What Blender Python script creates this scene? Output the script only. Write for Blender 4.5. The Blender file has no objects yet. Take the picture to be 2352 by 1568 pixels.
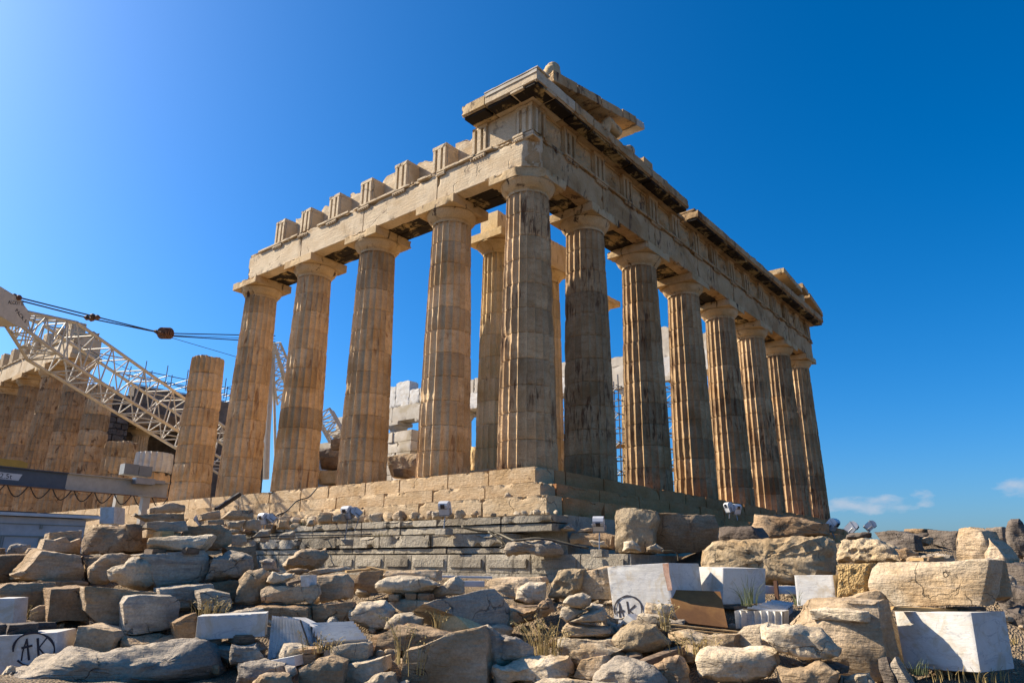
import bpy, math, random
import numpy as np
from mathutils import Vector, Matrix

scene = bpy.context.scene
COL = scene.collection
# ------------------------------------------------------------------ camera
CAMP = np.array([12.85078, -17.01644, -3.058371])
YAW, PITCH, ROLL, FPX = 2.249059, 0.303738532, 8.86251621e-03, 1647.9256
PW, PH = 2352.0, 1568.0
_f = np.array([math.cos(YAW)*math.cos(PITCH), math.sin(YAW)*math.cos(PITCH), math.sin(PITCH)])
_r = np.array([math.sin(YAW), -math.cos(YAW), 0.0])
_u = np.cross(_r, _f)
RR = np.array([math.cos(ROLL)*_r + math.sin(ROLL)*_u, -math.sin(ROLL)*_r + math.cos(ROLL)*_u, _f])
cd = bpy.data.cameras.new("camera")
cam = bpy.data.objects.new("camera", cd)
COL.objects.link(cam)
M3 = Matrix((RR[0], RR[1], -RR[2])).transposed()
cam.matrix_world = Matrix.Translation(Vector(CAMP)) @ M3.to_4x4()
cd.sensor_width = 36.0
cd.lens = FPX/PW*36.0
cd.clip_start = 0.1
cd.clip_end = 6000
scene.camera = cam
scene.view_settings.view_transform = 'Standard'
scene.view_settings.look = 'None'
scene.view_settings.gamma = 1.0
scene.view_settings.exposure = 1.05

# ------------------------------------------------------------------ sun and sky
SUN_EL = math.radians(36)
SUN_AZ = math.radians(201)            # math angle of the direction towards the sun
sdir = Vector((math.cos(SUN_AZ)*math.cos(SUN_EL), math.sin(SUN_AZ)*math.cos(SUN_EL), math.sin(SUN_EL)))
sl = bpy.data.lights.new("sun", 'SUN')
sl.energy = 5.0
sl.angle = math.radians(0.5)
sl.color = (1.0, 0.87, 0.68)
so = bpy.data.objects.new("sun", sl)
so.rotation_euler = sdir.to_track_quat('Z', 'Y').to_euler()
so.location = (-30, -20, 40)
COL.objects.link(so)

world = bpy.data.worlds.new("World")
scene.world = world
world.use_nodes = True
wn, wl = world.node_tree.nodes, world.node_tree.links
wn.clear()
sky = wn.new('ShaderNodeTexSky')
sky.sky_type = 'NISHITA'
sky.sun_disc = False
sky.sun_elevation = SUN_EL
sky.sun_rotation = math.atan2(sdir.x, sdir.y)
sky.altitude = 150
sky.air_density = 1.0
sky.dust_density = 1.8
sky.ozone_density = 10.0
SKY_GAMMA, SKY_SAT, SKY_STR = 1.1, 1.19, 0.074
gm = wn.new('ShaderNodeGamma'); gm.inputs[1].default_value = SKY_GAMMA
hs = wn.new('ShaderNodeHueSaturation'); hs.inputs['Saturation'].default_value = SKY_SAT; hs.inputs['Hue'].default_value = 0.495
bg = wn.new('ShaderNodeBackground'); bg.inputs[1].default_value = SKY_STR
wo = wn.new('ShaderNodeOutputWorld')
tc = wn.new('ShaderNodeTexCoord')
# small fair-weather clouds low over the horizon, north of the hill
mp = wn.new('ShaderNodeMapping'); mp.inputs['Scale'].default_value = (26, 26, 60)
cn = wn.new('ShaderNodeTexNoise'); cn.inputs['Scale'].default_value = 1.0; cn.inputs['Detail'].default_value = 7; cn.inputs['Roughness'].default_value = 0.55
wl.new(tc.outputs['Generated'], mp.inputs['Vector']); wl.new(mp.outputs[0], cn.inputs['Vector'])
def cloud_patch(px, py, rx, ry):
    """soft ellipse of sky directions, as (azimuth, elevation) in the sky"""
    d = RR.T @ np.array([(px-PW/2)/FPX, (PH/2-py)/FPX, 1.0]); d /= np.linalg.norm(d)
    az = math.atan2(d[1], d[0]); el = math.asin(d[2])
    t = Vector((-math.sin(az), math.cos(az), 0))
    sub = wn.new('ShaderNodeVectorMath'); sub.operation = 'SUBTRACT'; sub.inputs[1].default_value = d
    wl.new(tc.outputs['Generated'], sub.inputs[0])
    dt = wn.new('ShaderNodeVectorMath'); dt.operation = 'DOT_PRODUCT'; dt.inputs[1].default_value = t/rx
    dz = wn.new('ShaderNodeVectorMath'); dz.operation = 'DOT_PRODUCT'; dz.inputs[1].default_value = Vector((0, 0, 1/ry))
    wl.new(sub.outputs[0], dt.inputs[0]); wl.new(sub.outputs[0], dz.inputs[0])
    a = wn.new('ShaderNodeMath'); a.operation = 'MULTIPLY'; wl.new(dt.outputs['Value'], a.inputs[0]); wl.new(dt.outputs['Value'], a.inputs[1])
    b = wn.new('ShaderNodeMath'); b.operation = 'MULTIPLY_ADD'; wl.new(dz.outputs['Value'], b.inputs[0]); wl.new(dz.outputs['Value'], b.inputs[1]); wl.new(a.outputs[0], b.inputs[2])
    m = wn.new('ShaderNodeMapRange'); m.inputs[1].default_value = 0; m.inputs[2].default_value = 1; m.inputs[3].default_value = 1; m.inputs[4].default_value = 0
    wl.new(b.outputs[0], m.inputs[0])
    return m
patches = [cloud_patch(1985, 1163, 0.062, 0.017), cloud_patch(2122, 1140, 0.022, 0.013), cloud_patch(2345, 1120, 0.04, 0.014), cloud_patch(2030, 1150, 0.05, 0.009)]
acc = patches[0].outputs[0]
for q in patches[1:]:
    mx = wn.new('ShaderNodeMath'); mx.operation = 'MAXIMUM'
    wl.new(acc, mx.inputs[0]); wl.new(q.outputs[0], mx.inputs[1]); acc = mx.outputs[0]
ml = wn.new('ShaderNodeMath'); ml.operation = 'MULTIPLY_ADD'; ml.inputs[1].default_value = 0.85
sb = wn.new('ShaderNodeMath'); sb.operation = 'SUBTRACT'; sb.inputs[1].default_value = 1.62
nz = wn.new('ShaderNodeMath'); nz.operation = 'MULTIPLY'; nz.inputs[1].default_value = 2.6; wl.new(cn.outputs[0], nz.inputs[0]); wl.new(nz.outputs[0], sb.inputs[0])
wl.new(acc, ml.inputs[0]); wl.new(sb.outputs[0], ml.inputs[2])
cr = wn.new('ShaderNodeMapRange'); cr.inputs[1].default_value = 0.05; cr.inputs[2].default_value = 0.75; cr.inputs[3].default_value = 0; cr.inputs[4].default_value = 0.75
wl.new(ml.outputs[0], cr.inputs[0])
gt = wn.new('ShaderNodeMath'); gt.operation = 'GREATER_THAN'; gt.inputs[1].default_value = 0.001; wl.new(acc, gt.inputs[0])
cm = wn.new('ShaderNodeMath'); cm.operation = 'MULTIPLY'; wl.new(cr.outputs[0], cm.inputs[0]); wl.new(gt.outputs[0], cm.inputs[1])
mixc = wn.new('ShaderNodeMix'); mixc.data_type = 'RGBA'
mixc.inputs['B'].default_value = (3.4, 3.9, 4.7, 1)
wl.new(sky.outputs[0], gm.inputs[0]); wl.new(gm.outputs[0], hs.inputs['Color']); wl.new(hs.outputs[0], mixc.inputs['A'])
wl.new(cm.outputs[0], mixc.inputs['Factor'])
wl.new(mixc.outputs['Result'], bg.inputs[0]); wl.new(bg.outputs[0], wo.inputs[0])

# ------------------------------------------------------------------ helpers
def ray(x, y):
    return RR.T @ np.array([(x-PW/2)/FPX, (PH/2-y)/FPX, 1.0])
HV = np.array([math.cos(YAW), math.sin(YAW), 0.0])
def at(x, y, d):
    r = ray(x, y); return CAMP + r*d/(r@HV)
def on(x, y, ax, v):
    r = ray(x, y); return CAMP + r*(v-CAMP[ax])/r[ax]

def _h(ix, iy, iz):
    n = (ix.astype(np.uint32)*np.uint32(374761393) + iy.astype(np.uint32)*np.uint32(668265263) + iz.astype(np.uint32)*np.uint32(2246822519))
    n = (n ^ (n >> np.uint32(13)))*np.uint32(1274126177)
    n = n ^ (n >> np.uint32(16))
    return (n & np.uint32(0xffffff)).astype(np.float64)/8388607.5 - 1.0
def vnoise(p):
    p = np.asarray(p, float); i = np.floor(p).astype(np.int64); f = p-i
    f = f*f*f*(f*(f*6-15)+10)
    o = np.zeros(len(p))
    for a in (0, 1):
        for b in (0, 1):
            for c in (0, 1):
                w = (f[:, 0] if a else 1-f[:, 0])*(f[:, 1] if b else 1-f[:, 1])*(f[:, 2] if c else 1-f[:, 2])
                o += w*_h(i[:, 0]+a, i[:, 1]+b, i[:, 2]+c)
    return o
def fbm(p, octs=4, gain=0.5):
    o = 0; a = 1; s = 0; p = np.asarray(p, float)
    for k in range(octs):
        o = o + a*vnoise(p + 17.3*k); s += a; a *= gain; p = p*2.03
    return o/s
def ridge(p, octs=3):
    o = 0; a = 1; s = 0
    for k in range(octs):
        o = o + a*(1-2*np.abs(vnoise(p + 9.1*k))); s += a; a *= .5; p = p*2.1
    return o/s
def cells(p):
    """distance to nearest jittered cell point, for pits"""
    p = np.asarray(p, float); i = np.floor(p).astype(np.int64); best = np.full(len(p), 9.0)
    for a in (-1, 0, 1):
        for b in (-1, 0, 1):
            for c in (-1, 0, 1):
                j = i+np.array([a, b, c])
                q = j + 0.5 + 0.45*np.stack([_h(j[:, 0], j[:, 1], j[:, 2]+k*101) for k in range(3)], 1)
                best = np.minimum(best, np.linalg.norm(q-p, axis=1))
    return best

class MB:
    def __init__(s): s.V = []; s.F3 = []; s.F4 = []; s.T = []; s.n = 0
    def add(s, V, F, tone=1.0):
        V = np.asarray(V, float).reshape(-1, 3)
        for f in ([F] if isinstance(F, np.ndarray) else F):
            f = np.asarray(f)
            if f.size == 0: continue
            if f.ndim == 1: f = f[None]
            (s.F4 if f.shape[1] == 4 else s.F3).append(f+s.n) if f.shape[1] in (3, 4) else s._ng(f)
        s.V.append(V); s.T.append(np.broadcast_to(np.asarray(tone, float), (len(V),)).copy()); s.n += len(V)
        return s
    def _ng(s, f):
        for row in f:
            for k in range(1, len(row)-1): s.F3.append(np.array([[row[0], row[k], row[k+1]]])+s.n)
    def box(s, lo, hi, tone=1.0, M=None):
        x0, y0, z0 = lo; x1, y1, z1 = hi
        V = np.array([[x0,y0,z0],[x1,y0,z0],[x1,y1,z0],[x0,y1,z0],[x0,y0,z1],[x1,y0,z1],[x1,y1,z1],[x0,y1,z1]], float)
        if M is not None: V = V@M[0].T+M[1]
        return s.add(V, np.array([[0,3,2,1],[4,5,6,7],[0,1,5,4],[1,2,6,5],[2,3,7,6],[3,0,4,7]]), tone)
    def tube(s, pts, r, n=6, tone=1.0, cap=True):
        pts = [np.asarray(p, float) for p in pts]; rs = r if hasattr(r, '__len__') else [r]*len(pts)
        V = []; up0 = None
        for i, p in enumerate(pts):
            t = pts[min(i+1, len(pts)-1)]-pts[max(i-1, 0)]; t = t/(np.linalg.norm(t)+1e-9)
            a = np.cross(t, [0, 0, 1.0]); 
            if np.linalg.norm(a) < 1e-3: a = np.cross(t, [0, 1.0, 0])
            a /= np.linalg.norm(a); b = np.cross(t, a)
            for k in range(n):
                th = 2*math.pi*k/n; V.append(p+rs[i]*(math.cos(th)*a+math.sin(th)*b))
        F = [[i*n+k, i*n+(k+1) % n, (i+1)*n+(k+1) % n, (i+1)*n+k] for i in range(len(pts)-1) for k in range(n)]
        s.add(V, np.array(F), tone)
        if cap:
            m = len(pts)
            s._caps = None
            off = s.n-len(V)
            for ring in (list(range(n))[::-1], [(m-1)*n+k for k in range(n)]):
                for k in range(1, n-1): s.F3.append(np.array([[ring[0], ring[k], ring[k+1]]])+off)
        return s
    def lathe(s, prof, c, n=32, tone=1.0, capb=True, capt=True):
        V = [[c[0]+r*math.cos(2*math.pi*k/n), c[1]+r*math.sin(2*math.pi*k/n), c[2]+z] for r, z in prof for k in range(n)]
        F = [[i*n+k, i*n+(k+1) % n, (i+1)*n+(k+1) % n, (i+1)*n+k] for i in range(len(prof)-1) for k in range(n)]
        off = s.n; s.add(V, np.array(F), tone); m = len(prof)
        for do, ring in ((capb, list(range(n))[::-1]), (capt, [(m-1)*n+k for k in range(n)])):
            if do:
                for k in range(1, n-1): s.F3.append(np.array([[ring[0], ring[k], ring[k+1]]])+off)
        return s
    def prism(s, poly, fn, d0, d1, tone=1.0):
        """closed 2-D outline swept from d0 to d1; fn(a, b, d) -> xyz"""
        n = len(poly); V = [fn(a, b, d0) for a, b in poly]+[fn(a, b, d1) for a, b in poly]
        off = s.n; s.add(V, np.array([[k, (k+1) % n, n+(k+1) % n, n+k] for k in range(n)]), tone)
        from mathutils.geometry import tessellate_polygon
        tr = tessellate_polygon([[Vector((a, b, 0)) for a, b in poly]])
        for a, b, c in tr: s.F3.append(np.array([[a, b, c], [n+c, n+b, n+a]])+off)
        return s
    def build(s, name, mat, parent=None, smooth=False, angle=None, fixn=True, loc=None):
        V = np.concatenate(s.V); T = np.concatenate(s.T)
        F4 = np.concatenate(s.F4) if s.F4 else np.zeros((0, 4), int); F3 = np.concatenate(s.F3) if s.F3 else np.zeros((0, 3), int)
        if parent is not None:
            q = parent
            L = np.array(parent.get('_L', (0, 0, 0)), float)
        else:
            L = np.array(loc if loc is not None else [(V[:, 0].min()+V[:, 0].max())/2, (V[:, 1].min()+V[:, 1].max())/2, V[:, 2].min()])
        me = bpy.data.meshes.new(name)
        me.vertices.add(len(V)); me.vertices.foreach_set('co', (V-L).astype(np.float32).ravel())
        nl = F4.size+F3.size
        me.loops.add(nl); me.loops.foreach_set('vertex_index', np.concatenate([F4.ravel(), F3.ravel()]).astype(np.int32))
        np_ = len(F4)+len(F3); me.polygons.add(np_)
        st = np.concatenate([np.arange(len(F4))*4, len(F4)*4+np.arange(len(F3))*3]).astype(np.int32)
        me.polygons.foreach_set('loop_start', st)
        me.update(calc_edges=True); me.validate()
        if fixn:
            import bmesh
            bm = bmesh.new(); bm.from_mesh(me); bmesh.ops.recalc_face_normals(bm, faces=bm.faces); bm.to_mesh(me); bm.free()
        at_ = me.attributes.new('tone', 'FLOAT', 'POINT'); at_.data.foreach_set('value', T.astype(np.float32))
        if not smooth: me.polygons.foreach_set('use_smooth', [False]*np_)
        if smooth:
            me.polygons.foreach_set('use_smooth', [True]*np_)
            if angle: me.set_sharp_from_angle(angle=math.radians(angle))
        for m in (mat if isinstance(mat, (list, tuple)) else [mat]): me.materials.append(m)
        o = bpy.data.objects.new(name, me); COL.objects.link(o)
        if parent is not None: o.parent = parent; o['_L'] = tuple(L)
        else: o.location = L; o['_L'] = tuple(L)
        return o
def tag(o, label=None, cat=None, group=None, kind=None):
    if label: o['label'] = label
    if cat: o['category'] = cat
    if group: o['group'] = group
    if kind: o['kind'] = kind
    return o
def thing(name, label, cat, loc, group=None):
    o = bpy.data.objects.new(name, None); COL.objects.link(o); o.location = loc; o['_L'] = tuple(float(c) for c in loc)
    o.empty_display_size = 0.3
    return tag(o, label, cat, group)

def gridbox(lo, hi, step, rim=0.018):
    lo = np.array(lo, float); hi = np.array(hi, float)
    ax_ = []
    for k in range(3):
        L = hi[k]-lo[k]
        if L > rim*4: c = np.concatenate([[0], np.linspace(rim, L-rim, max(1, int(round((L-2*rim)/step)))+1), [L]])
        else: c = np.array([0, L])
        if rim > .03 and len(c) > 3: pass
        ax_.append(lo[k]+c)
    nx, ny, nz = [len(a)-1 for a in ax_]
    idx = np.full((nx+1, ny+1, nz+1), -1)
    I, J, K = np.meshgrid(np.arange(nx+1), np.arange(ny+1), np.arange(nz+1), indexing='ij')
    surf = (I == 0) | (I == nx) | (J == 0) | (J == ny) | (K == 0) | (K == nz)
    idx[surf] = np.arange(surf.sum())
    V = np.stack([ax_[0][I[surf]], ax_[1][J[surf]], ax_[2][K[surf]]], 1)
    F = []
    def q(a, b, c, d): F.append(np.stack([x.ravel() for x in (a, b, c, d)], 1))
    for k in (0, nx):
        A = idx[k]; q(A[:-1, :-1], A[1:, :-1], A[1:, 1:], A[:-1, 1:]) if k else q(A[:-1, :-1], A[:-1, 1:], A[1:, 1:], A[1:, :-1])
    for k in (0, ny):
        A = idx[:, k]; q(A[:-1, :-1], A[:-1, 1:], A[1:, 1:], A[1:, :-1]) if k else q(A[:-1, :-1], A[1:, :-1], A[1:, 1:], A[:-1, 1:])
    for k in (0, nz):
        A = idx[:, :, k]; q(A[:-1, :-1], A[1:, :-1], A[1:, 1:], A[:-1, 1:]) if k else q(A[:-1, :-1], A[:-1, 1:], A[1:, 1:], A[1:, :-1])
    return V, np.concatenate(F)
def rblock(lo, hi, step=0.12, amp=0.006, chip=0.05, seed=0.0, edge=0.012, low=0.0, top=False):
    """stone block with worn, chipped edges"""
    lo = np.minimum(lo, hi).astype(float) if not isinstance(lo, np.ndarray) else lo
    hi = np.array(hi, float); lo = np.array(lo, float)
    V, F = gridbox(lo, hi, step)
    D = np.minimum(V-lo, hi-V); eps = 1e-6
    onf = D < eps; cnt = onf.sum(1)
    Ds = np.sort(D, 1)                       # nearest faces
    e = np.maximum(0, 1-Ds[:, 1]/(0.16))     # closeness to an edge
    n = fbm(V*3.1+seed, 3); c = np.clip(fbm(V*2.6+seed*1.7+5, 4)*2.6-0.3, 0, 1)
    if top: c = c*np.clip(1-(hi[2]-V[:, 2])/.13, .08, 1)
    amt = amp*(0.6+0.8*n)+np.where(cnt >= 2, edge, 0)+(np.where((cnt >= 2) & (hi[2]-V[:, 2] < eps), .045+.03*n, 0) if top else 0)+chip*c*e + low*np.clip(fbm(V*.8+seed, 2), 0, 1)
    dirn = np.where(np.abs(V-lo) < eps, 1.0, 0)-np.where(np.abs(hi-V) < eps, 1.0, 0)
    sc = np.minimum(1.0, (hi-lo)*0.3/np.maximum(amt[:, None], 1e-5))
    return V+dirn*amt[:, None]*sc, F
# ------------------------------------------------------------------ materials
def nmat(name):
    m = bpy.data.materials.new(name); m.use_nodes = True
    nt = m.node_tree; b = nt.nodes['Principled BSDF']
    return m, nt.nodes, nt.links, b
def srgb(r, g, b):
    f = lambda c: (c/255/12.92) if c/255 <= .04045 else ((c/255+.055)/1.055)**2.4
    return (f(r), f(g), f(b), 1)
def ramp(nd, ln, src, a, b):
    r = nd.new('ShaderNodeMapRange'); r.interpolation_type = 'SMOOTHSTEP'
    r.inputs[1].default_value = a; r.inputs[2].default_value = b
    ln.new(src, r.inputs[0]); return r.outputs[0]
def mixc_(nd, ln, fac, A, B, blend='MIX'):
    m = nd.new('ShaderNodeMix'); m.data_type = 'RGBA'; m.blend_type = blend
    for s, v in (('Factor', fac), ('A', A), ('B', B)):
        if hasattr(v, 'is_linked'): ln.new(v, m.inputs[s])
        else: m.inputs[s].default_value = v
    return m.outputs['Result']
def noise(nd, ln, co, scale, detail=5, rough=.55, stretch=None, dist=0):
    v = co
    if stretch:
        mp = nd.new('ShaderNodeMapping'); mp.inputs['Scale'].default_value = stretch; ln.new(co, mp.inputs[0]); v = mp.outputs[0]
    n = nd.new('ShaderNodeTexNoise'); n.inputs['Scale'].default_value = scale; n.inputs['Detail'].default_value = detail
    n.inputs['Roughness'].default_value = rough; n.inputs['Distortion'].default_value = dist
    ln.new(v, n.inputs['Vector']); return n.outputs[0]
def stone(name, c1, c2, c3=None, crust=None, crust_c=(.035, .022, .014, 1), strata=None, strata_c=None, bump=.5, bdist=.02, bscale=9, vary=.18, rough=.85, veins=None, crust_s=(1.6, 1.6, .5), tonef=1.0, speck=0.25, pits=0, crack=0, dirt=None, gate_=0):
    m, nd, ln, b = nmat(name)
    g = nd.new('ShaderNodeNewGeometry'); co = g.outputs['Position']
    oi = nd.new('ShaderNodeObjectInfo')
    n1 = noise(nd, ln, co, 1.3, 6, .6)
    col = mixc_(nd, ln, ramp(nd, ln, n1, .35, .65), c1, c2)
    if c3:
        n2 = noise(nd, ln, co, .55, 5, .62, dist=.6)
        col = mixc_(nd, ln, ramp(nd, ln, n2, .5, .66), col, c3)
    if strata:
        ns = noise(nd, ln, co, 1.0, 5, .6, stretch=strata, dist=.3)
        k = ramp(nd, ln, ns, .48, .68)
        mk = nd.new('ShaderNodeMath'); mk.operation = 'MULTIPLY'; mk.inputs[1].default_value = .75; ln.new(k, mk.inputs[0])
        col = mixc_(nd, ln, mk.outputs[0], col, strata_c)
    if veins:
        nv = noise(nd, ln, co, 1.1, 4, .5, stretch=veins, dist=1.6)
        a = nd.new('ShaderNodeMath'); a.operation = 'SUBTRACT'; a.inputs[1].default_value = .5; ln.new(nv, a.inputs[0])
        ab = nd.new('ShaderNodeMath'); ab.operation = 'ABSOLUTE'; ln.new(a.outputs[0], ab.inputs[0])
        r = ramp(nd, ln, ab.outputs[0], .012, .0)
        k2 = nd.new('ShaderNodeMath'); k2.operation = 'MULTIPLY'; k2.inputs[1].default_value = .55; ln.new(r, k2.inputs[0])
        col = mixc_(nd, ln, k2.outputs[0], col, (.33, .34, .37, 1))
    # fine grain
    nf = noise(nd, ln, co, 28, 6, .7)
    fr = nd.new('ShaderNodeMapRange'); fr.inputs[1].default_value = .3; fr.inputs[2].default_value = .7; fr.inputs[3].default_value = 1-speck; fr.inputs[4].default_value = 1+speck
    ln.new(nf, fr.inputs[0])
    col = mixc_(nd, ln, 1.0, col, fr.outputs[0], 'MULTIPLY')
    # stone-to-stone variation and per-block tone
    rv = nd.new('ShaderNodeMapRange'); rv.inputs[3].default_value = .84*(1-vary); rv.inputs[4].default_value = .84*(1+vary); ln.new(oi.outputs['Random'], rv.inputs[0])
    col = mixc_(nd, ln, 1.0, col, rv.outputs[0], 'MULTIPLY')
    at_ = nd.new('ShaderNodeAttribute'); at_.attribute_name = 'tone'
    col = mixc_(nd, ln, tonef, col, at_.outputs['Fac'], 'MULTIPLY')
    if crust:
        nc = noise(nd, ln, co, 1.5, 9, .68, stretch=crust_s, dist=.5)
        k_ = ramp(nd, ln, nc, crust[0], crust[1])
        if gate_:
            g2 = ramp(nd, ln, noise(nd, ln, co, gate_, 2, .5), .47, .56); mg = nd.new('ShaderNodeMath'); mg.operation = 'MULTIPLY'; ln.new(k_, mg.inputs[0]); ln.new(g2, mg.inputs[1]); k_ = mg.outputs[0]
        col = mixc_(nd, ln, k_, col, crust_c)
    if dirt:
        nq = noise(nd, ln, co, 3.2, 8, .7, dist=.8)
        q_ = nd.new('ShaderNodeMath'); q_.operation = 'MULTIPLY'; q_.inputs[1].default_value = .8; ln.new(ramp(nd, ln, nq, .47, .66), q_.inputs[0])
        col = mixc_(nd, ln, q_.outputs[0], col, dirt)
    crk = None
    if crack:
        wn_ = nd.new('ShaderNodeTexNoise'); wn_.inputs['Scale'].default_value = 2.5; wn_.inputs['Detail'].default_value = 5; ln.new(co, wn_.inputs['Vector'])
        va = nd.new('ShaderNodeVectorMath'); va.operation = 'MULTIPLY_ADD'; va.inputs[1].default_value = (.5, .5, .5); ln.new(wn_.outputs['Color'], va.inputs[0]); ln.new(co, va.inputs[2])
        vc = nd.new('ShaderNodeTexVoronoi'); vc.feature = 'DISTANCE_TO_EDGE'; vc.inputs['Scale'].default_value = crack; ln.new(va.outputs[0], vc.inputs['Vector'])
        crk = ramp(nd, ln, vc.outputs['Distance'], .0, .014)
        gate = ramp(nd, ln, noise(nd, ln, co, 1.7, 3, .5), .40, .48)
        mxx = nd.new('ShaderNodeMath'); mxx.operation = 'MAXIMUM'; ln.new(crk, mxx.inputs[0]); ln.new(gate, mxx.inputs[1]); crk = mxx.outputs[0]
        mr = nd.new('ShaderNodeMapRange'); mr.inputs[3].default_value = .55; mr.inputs[4].default_value = 1; ln.new(crk, mr.inputs[0])
        col = mixc_(nd, ln, 1.0, col, mr.outputs[0], 'MULTIPLY')
    ln.new(col, b.inputs['Base Color'])
    b.inputs['Roughness'].default_value = rough
    b.inputs['Specular IOR Level'].default_value = .25
    nb = noise(nd, ln, co, bscale, 8, .65)
    if strata:
        nb2 = noise(nd, ln, co, 2.5, 5, .6, stretch=strata)
        ad = nd.new('ShaderNodeMath'); ad.operation = 'ADD'; ln.new(nb, ad.inputs[0]); ln.new(nb2, ad.inputs[1]); nb = ad.outputs[0]
    if pits:
        vo = nd.new('ShaderNodeTexVoronoi'); vo.inputs['Scale'].default_value = pits; ln.new(co, vo.inputs['Vector'])
        ad = nd.new('ShaderNodeMath'); ad.operation = 'ADD'; ln.new(nb, ad.inputs[0]); ln.new(vo.outputs['Distance'], ad.inputs[1]); nb = ad.outputs[0]
    if crk is not None:
        ad = nd.new('ShaderNodeMath'); ad.operation = 'ADD'; ln.new(nb, ad.inputs[0]); ln.new(crk, ad.inputs[1]); nb = ad.outputs[0]
    bp = nd.new('ShaderNodeBump'); bp.inputs['Strength'].default_value = bump; bp.inputs['Distance'].default_value = bdist
    ln.new(nb, bp.inputs['Height']); ln.new(bp.outputs[0], b.inputs['Normal'])
    return m
def paint(name, c, rough=.5, metal=0, wear=None, bump=0):
    m, nd, ln, b = nmat(name)
    g = nd.new('ShaderNodeNewGeometry')
    col = c
    n = noise(nd, ln, g.outputs['Position'], 4, 6, .65)
    r = nd.new('ShaderNodeMapRange'); r.inputs[1].default_value = .3; r.inputs[2].default_value = .7; r.inputs[3].default_value = .82; r.inputs[4].default_value = 1.1
    ln.new(n, r.inputs[0]); col = mixc_(nd, ln, 1.0, c, r.outputs[0], 'MULTIPLY')
    if wear:
        n2 = noise(nd, ln, g.outputs['Position'], 9, 7, .7)
        col = mixc_(nd, ln, ramp(nd, ln, n2, .62, .72), col, wear)
    ln.new(col, b.inputs['Base Color']); b.inputs['Roughness'].default_value = rough; b.inputs['Metallic'].default_value = metal
    if bump:
        nb = noise(nd, ln, g.outputs['Position'], 40, 4, .6); bp = nd.new('ShaderNodeBump'); bp.inputs['Strength'].default_value = bump; bp.inputs['Distance'].default_value = .01
        ln.new(nb, bp.inputs['Height']); ln.new(bp.outputs[0], b.inputs['Normal'])
    return m
def wood(name, c1, c2, stretch=(3, 3, 25)):
    m, nd, ln, b = nmat(name)
    tcx = nd.new('ShaderNodeTexCoord')
    n = noise(nd, ln, tcx.outputs['Object'], 3, 6, .6, stretch=stretch, dist=.4)
    col = mixc_(nd, ln, ramp(nd, ln, n, .35, .7), c1, c2)
    ln.new(col, b.inputs['Base Color']); b.inputs['Roughness'].default_value = .85
    bp = nd.new('ShaderNodeBump'); bp.inputs['Strength'].default_value = .4; bp.inputs['Distance'].default_value = .01
    ln.new(n, bp.inputs['Height']); ln.new(bp.outputs[0], b.inputs['Normal'])
    return m

M = {}
HON1, HON2, HON3 = (.62, .42, .225, 1), (.70, .51, .30, 1), (.52, .33, .15, 1)
M['col'] = stone('aged marble shaft', HON1, HON2, HON3, crust=(.52, .66), crust_c=(.27, .155, .075, 1), bump=.6, bdist=.03, strata=(3, 3, 9), strata_c=(.55, .36, .18, 1), tonef=1, crust_s=(3.6, 3.6, .7), vary=.06, gate_=.5)
M['colW'] = stone('shaded drum marble', (.50, .33, .175, 1), (.60, .43, .255, 1), (.41, .25, .12, 1), crust=(.54, .66), crust_c=(.15, .085, .045, 1), bump=.7, bdist=.04, strata=(3, 3, 9), strata_c=(.43, .28, .14, 1), crust_s=(2, 2, 1.2), vary=.1)  # darker copy of the shaft marble; shade of the far columns sits in the colour
M['colE'] = stone('crusted shade-brown marble shaft', (.47, .31, .16, 1), (.58, .41, .235, 1), (.38, .23, .105, 1), crust=(.49, .62), crust_c=(.13, .07, .035, 1), bump=.7, bdist=.03, strata=(3, 3, 9), strata_c=(.41, .26, .125, 1), crust_s=(4.6, 4.6, .8), vary=.06, gate_=.42)  # crusted east copy of the shaft marble, base darkened for the shaded front
M['cap'] = stone('weathered capital marble', (0.517, 0.368, 0.190, 1), (0.598, 0.437, 0.253, 1), (0.425, 0.265, 0.115, 1), crust=(.57, .66), crust_c=(.05, .028, .015, 1), bump=.6, bdist=.03, crust_s=(1.5, 1.5, .7), vary=.05)
M['ent'] = stone('cream entablature marble', (.58, .445, .285, 1), (.65, .525, .36, 1), (.49, .355, .205, 1), crust=(.57, .72), crust_c=(.26, .19, .125, 1), bump=.6, bdist=.03, strata=(1, 1, 7), strata_c=(.52, .425, .295, 1), crust_s=(1, 1, .8), vary=.04, crack=.45)
M['entE'] = stone('shade-brown east entablature marble', (.44, .285, .135, 1), (.52, .36, .195, 1), (.35, .21, .09, 1), crust=(.545, .66), crust_c=(.10, .055, .03, 1), bump=.9, bdist=.04, crust_s=(1.6, 1.6, .5), vary=.06, crack=.5)  # east copy of the entablature marble, browned to carry the front's shade
M['soffit'] = stone('sooty shade-dark soffit marble', (.42, .29, .12, 1), (.46, .34, .165, 1), (.34, .22, .085, 1), crust=(.40, .50), crust_c=(.018, .012, .008, 1), bump=.4, crust_s=(.8, .8, .8), vary=.05)  # soot crust, made heavy enough to stand in for the shade under the cornice
M['step'] = stone('tan step marble', (0.526, 0.375, 0.213, 1), (0.594, 0.448, 0.280, 1), (0.448, 0.297, 0.146, 1), crust=(.62, .74), crust_c=(.14, .085, .045, 1), bump=.8, bdist=.03, strata=(2, 2, 10), strata_c=(0.493, 0.336, 0.179, 1), vary=.03, crust_s=(.9, .9, 1.1), crack=.7)
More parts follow.
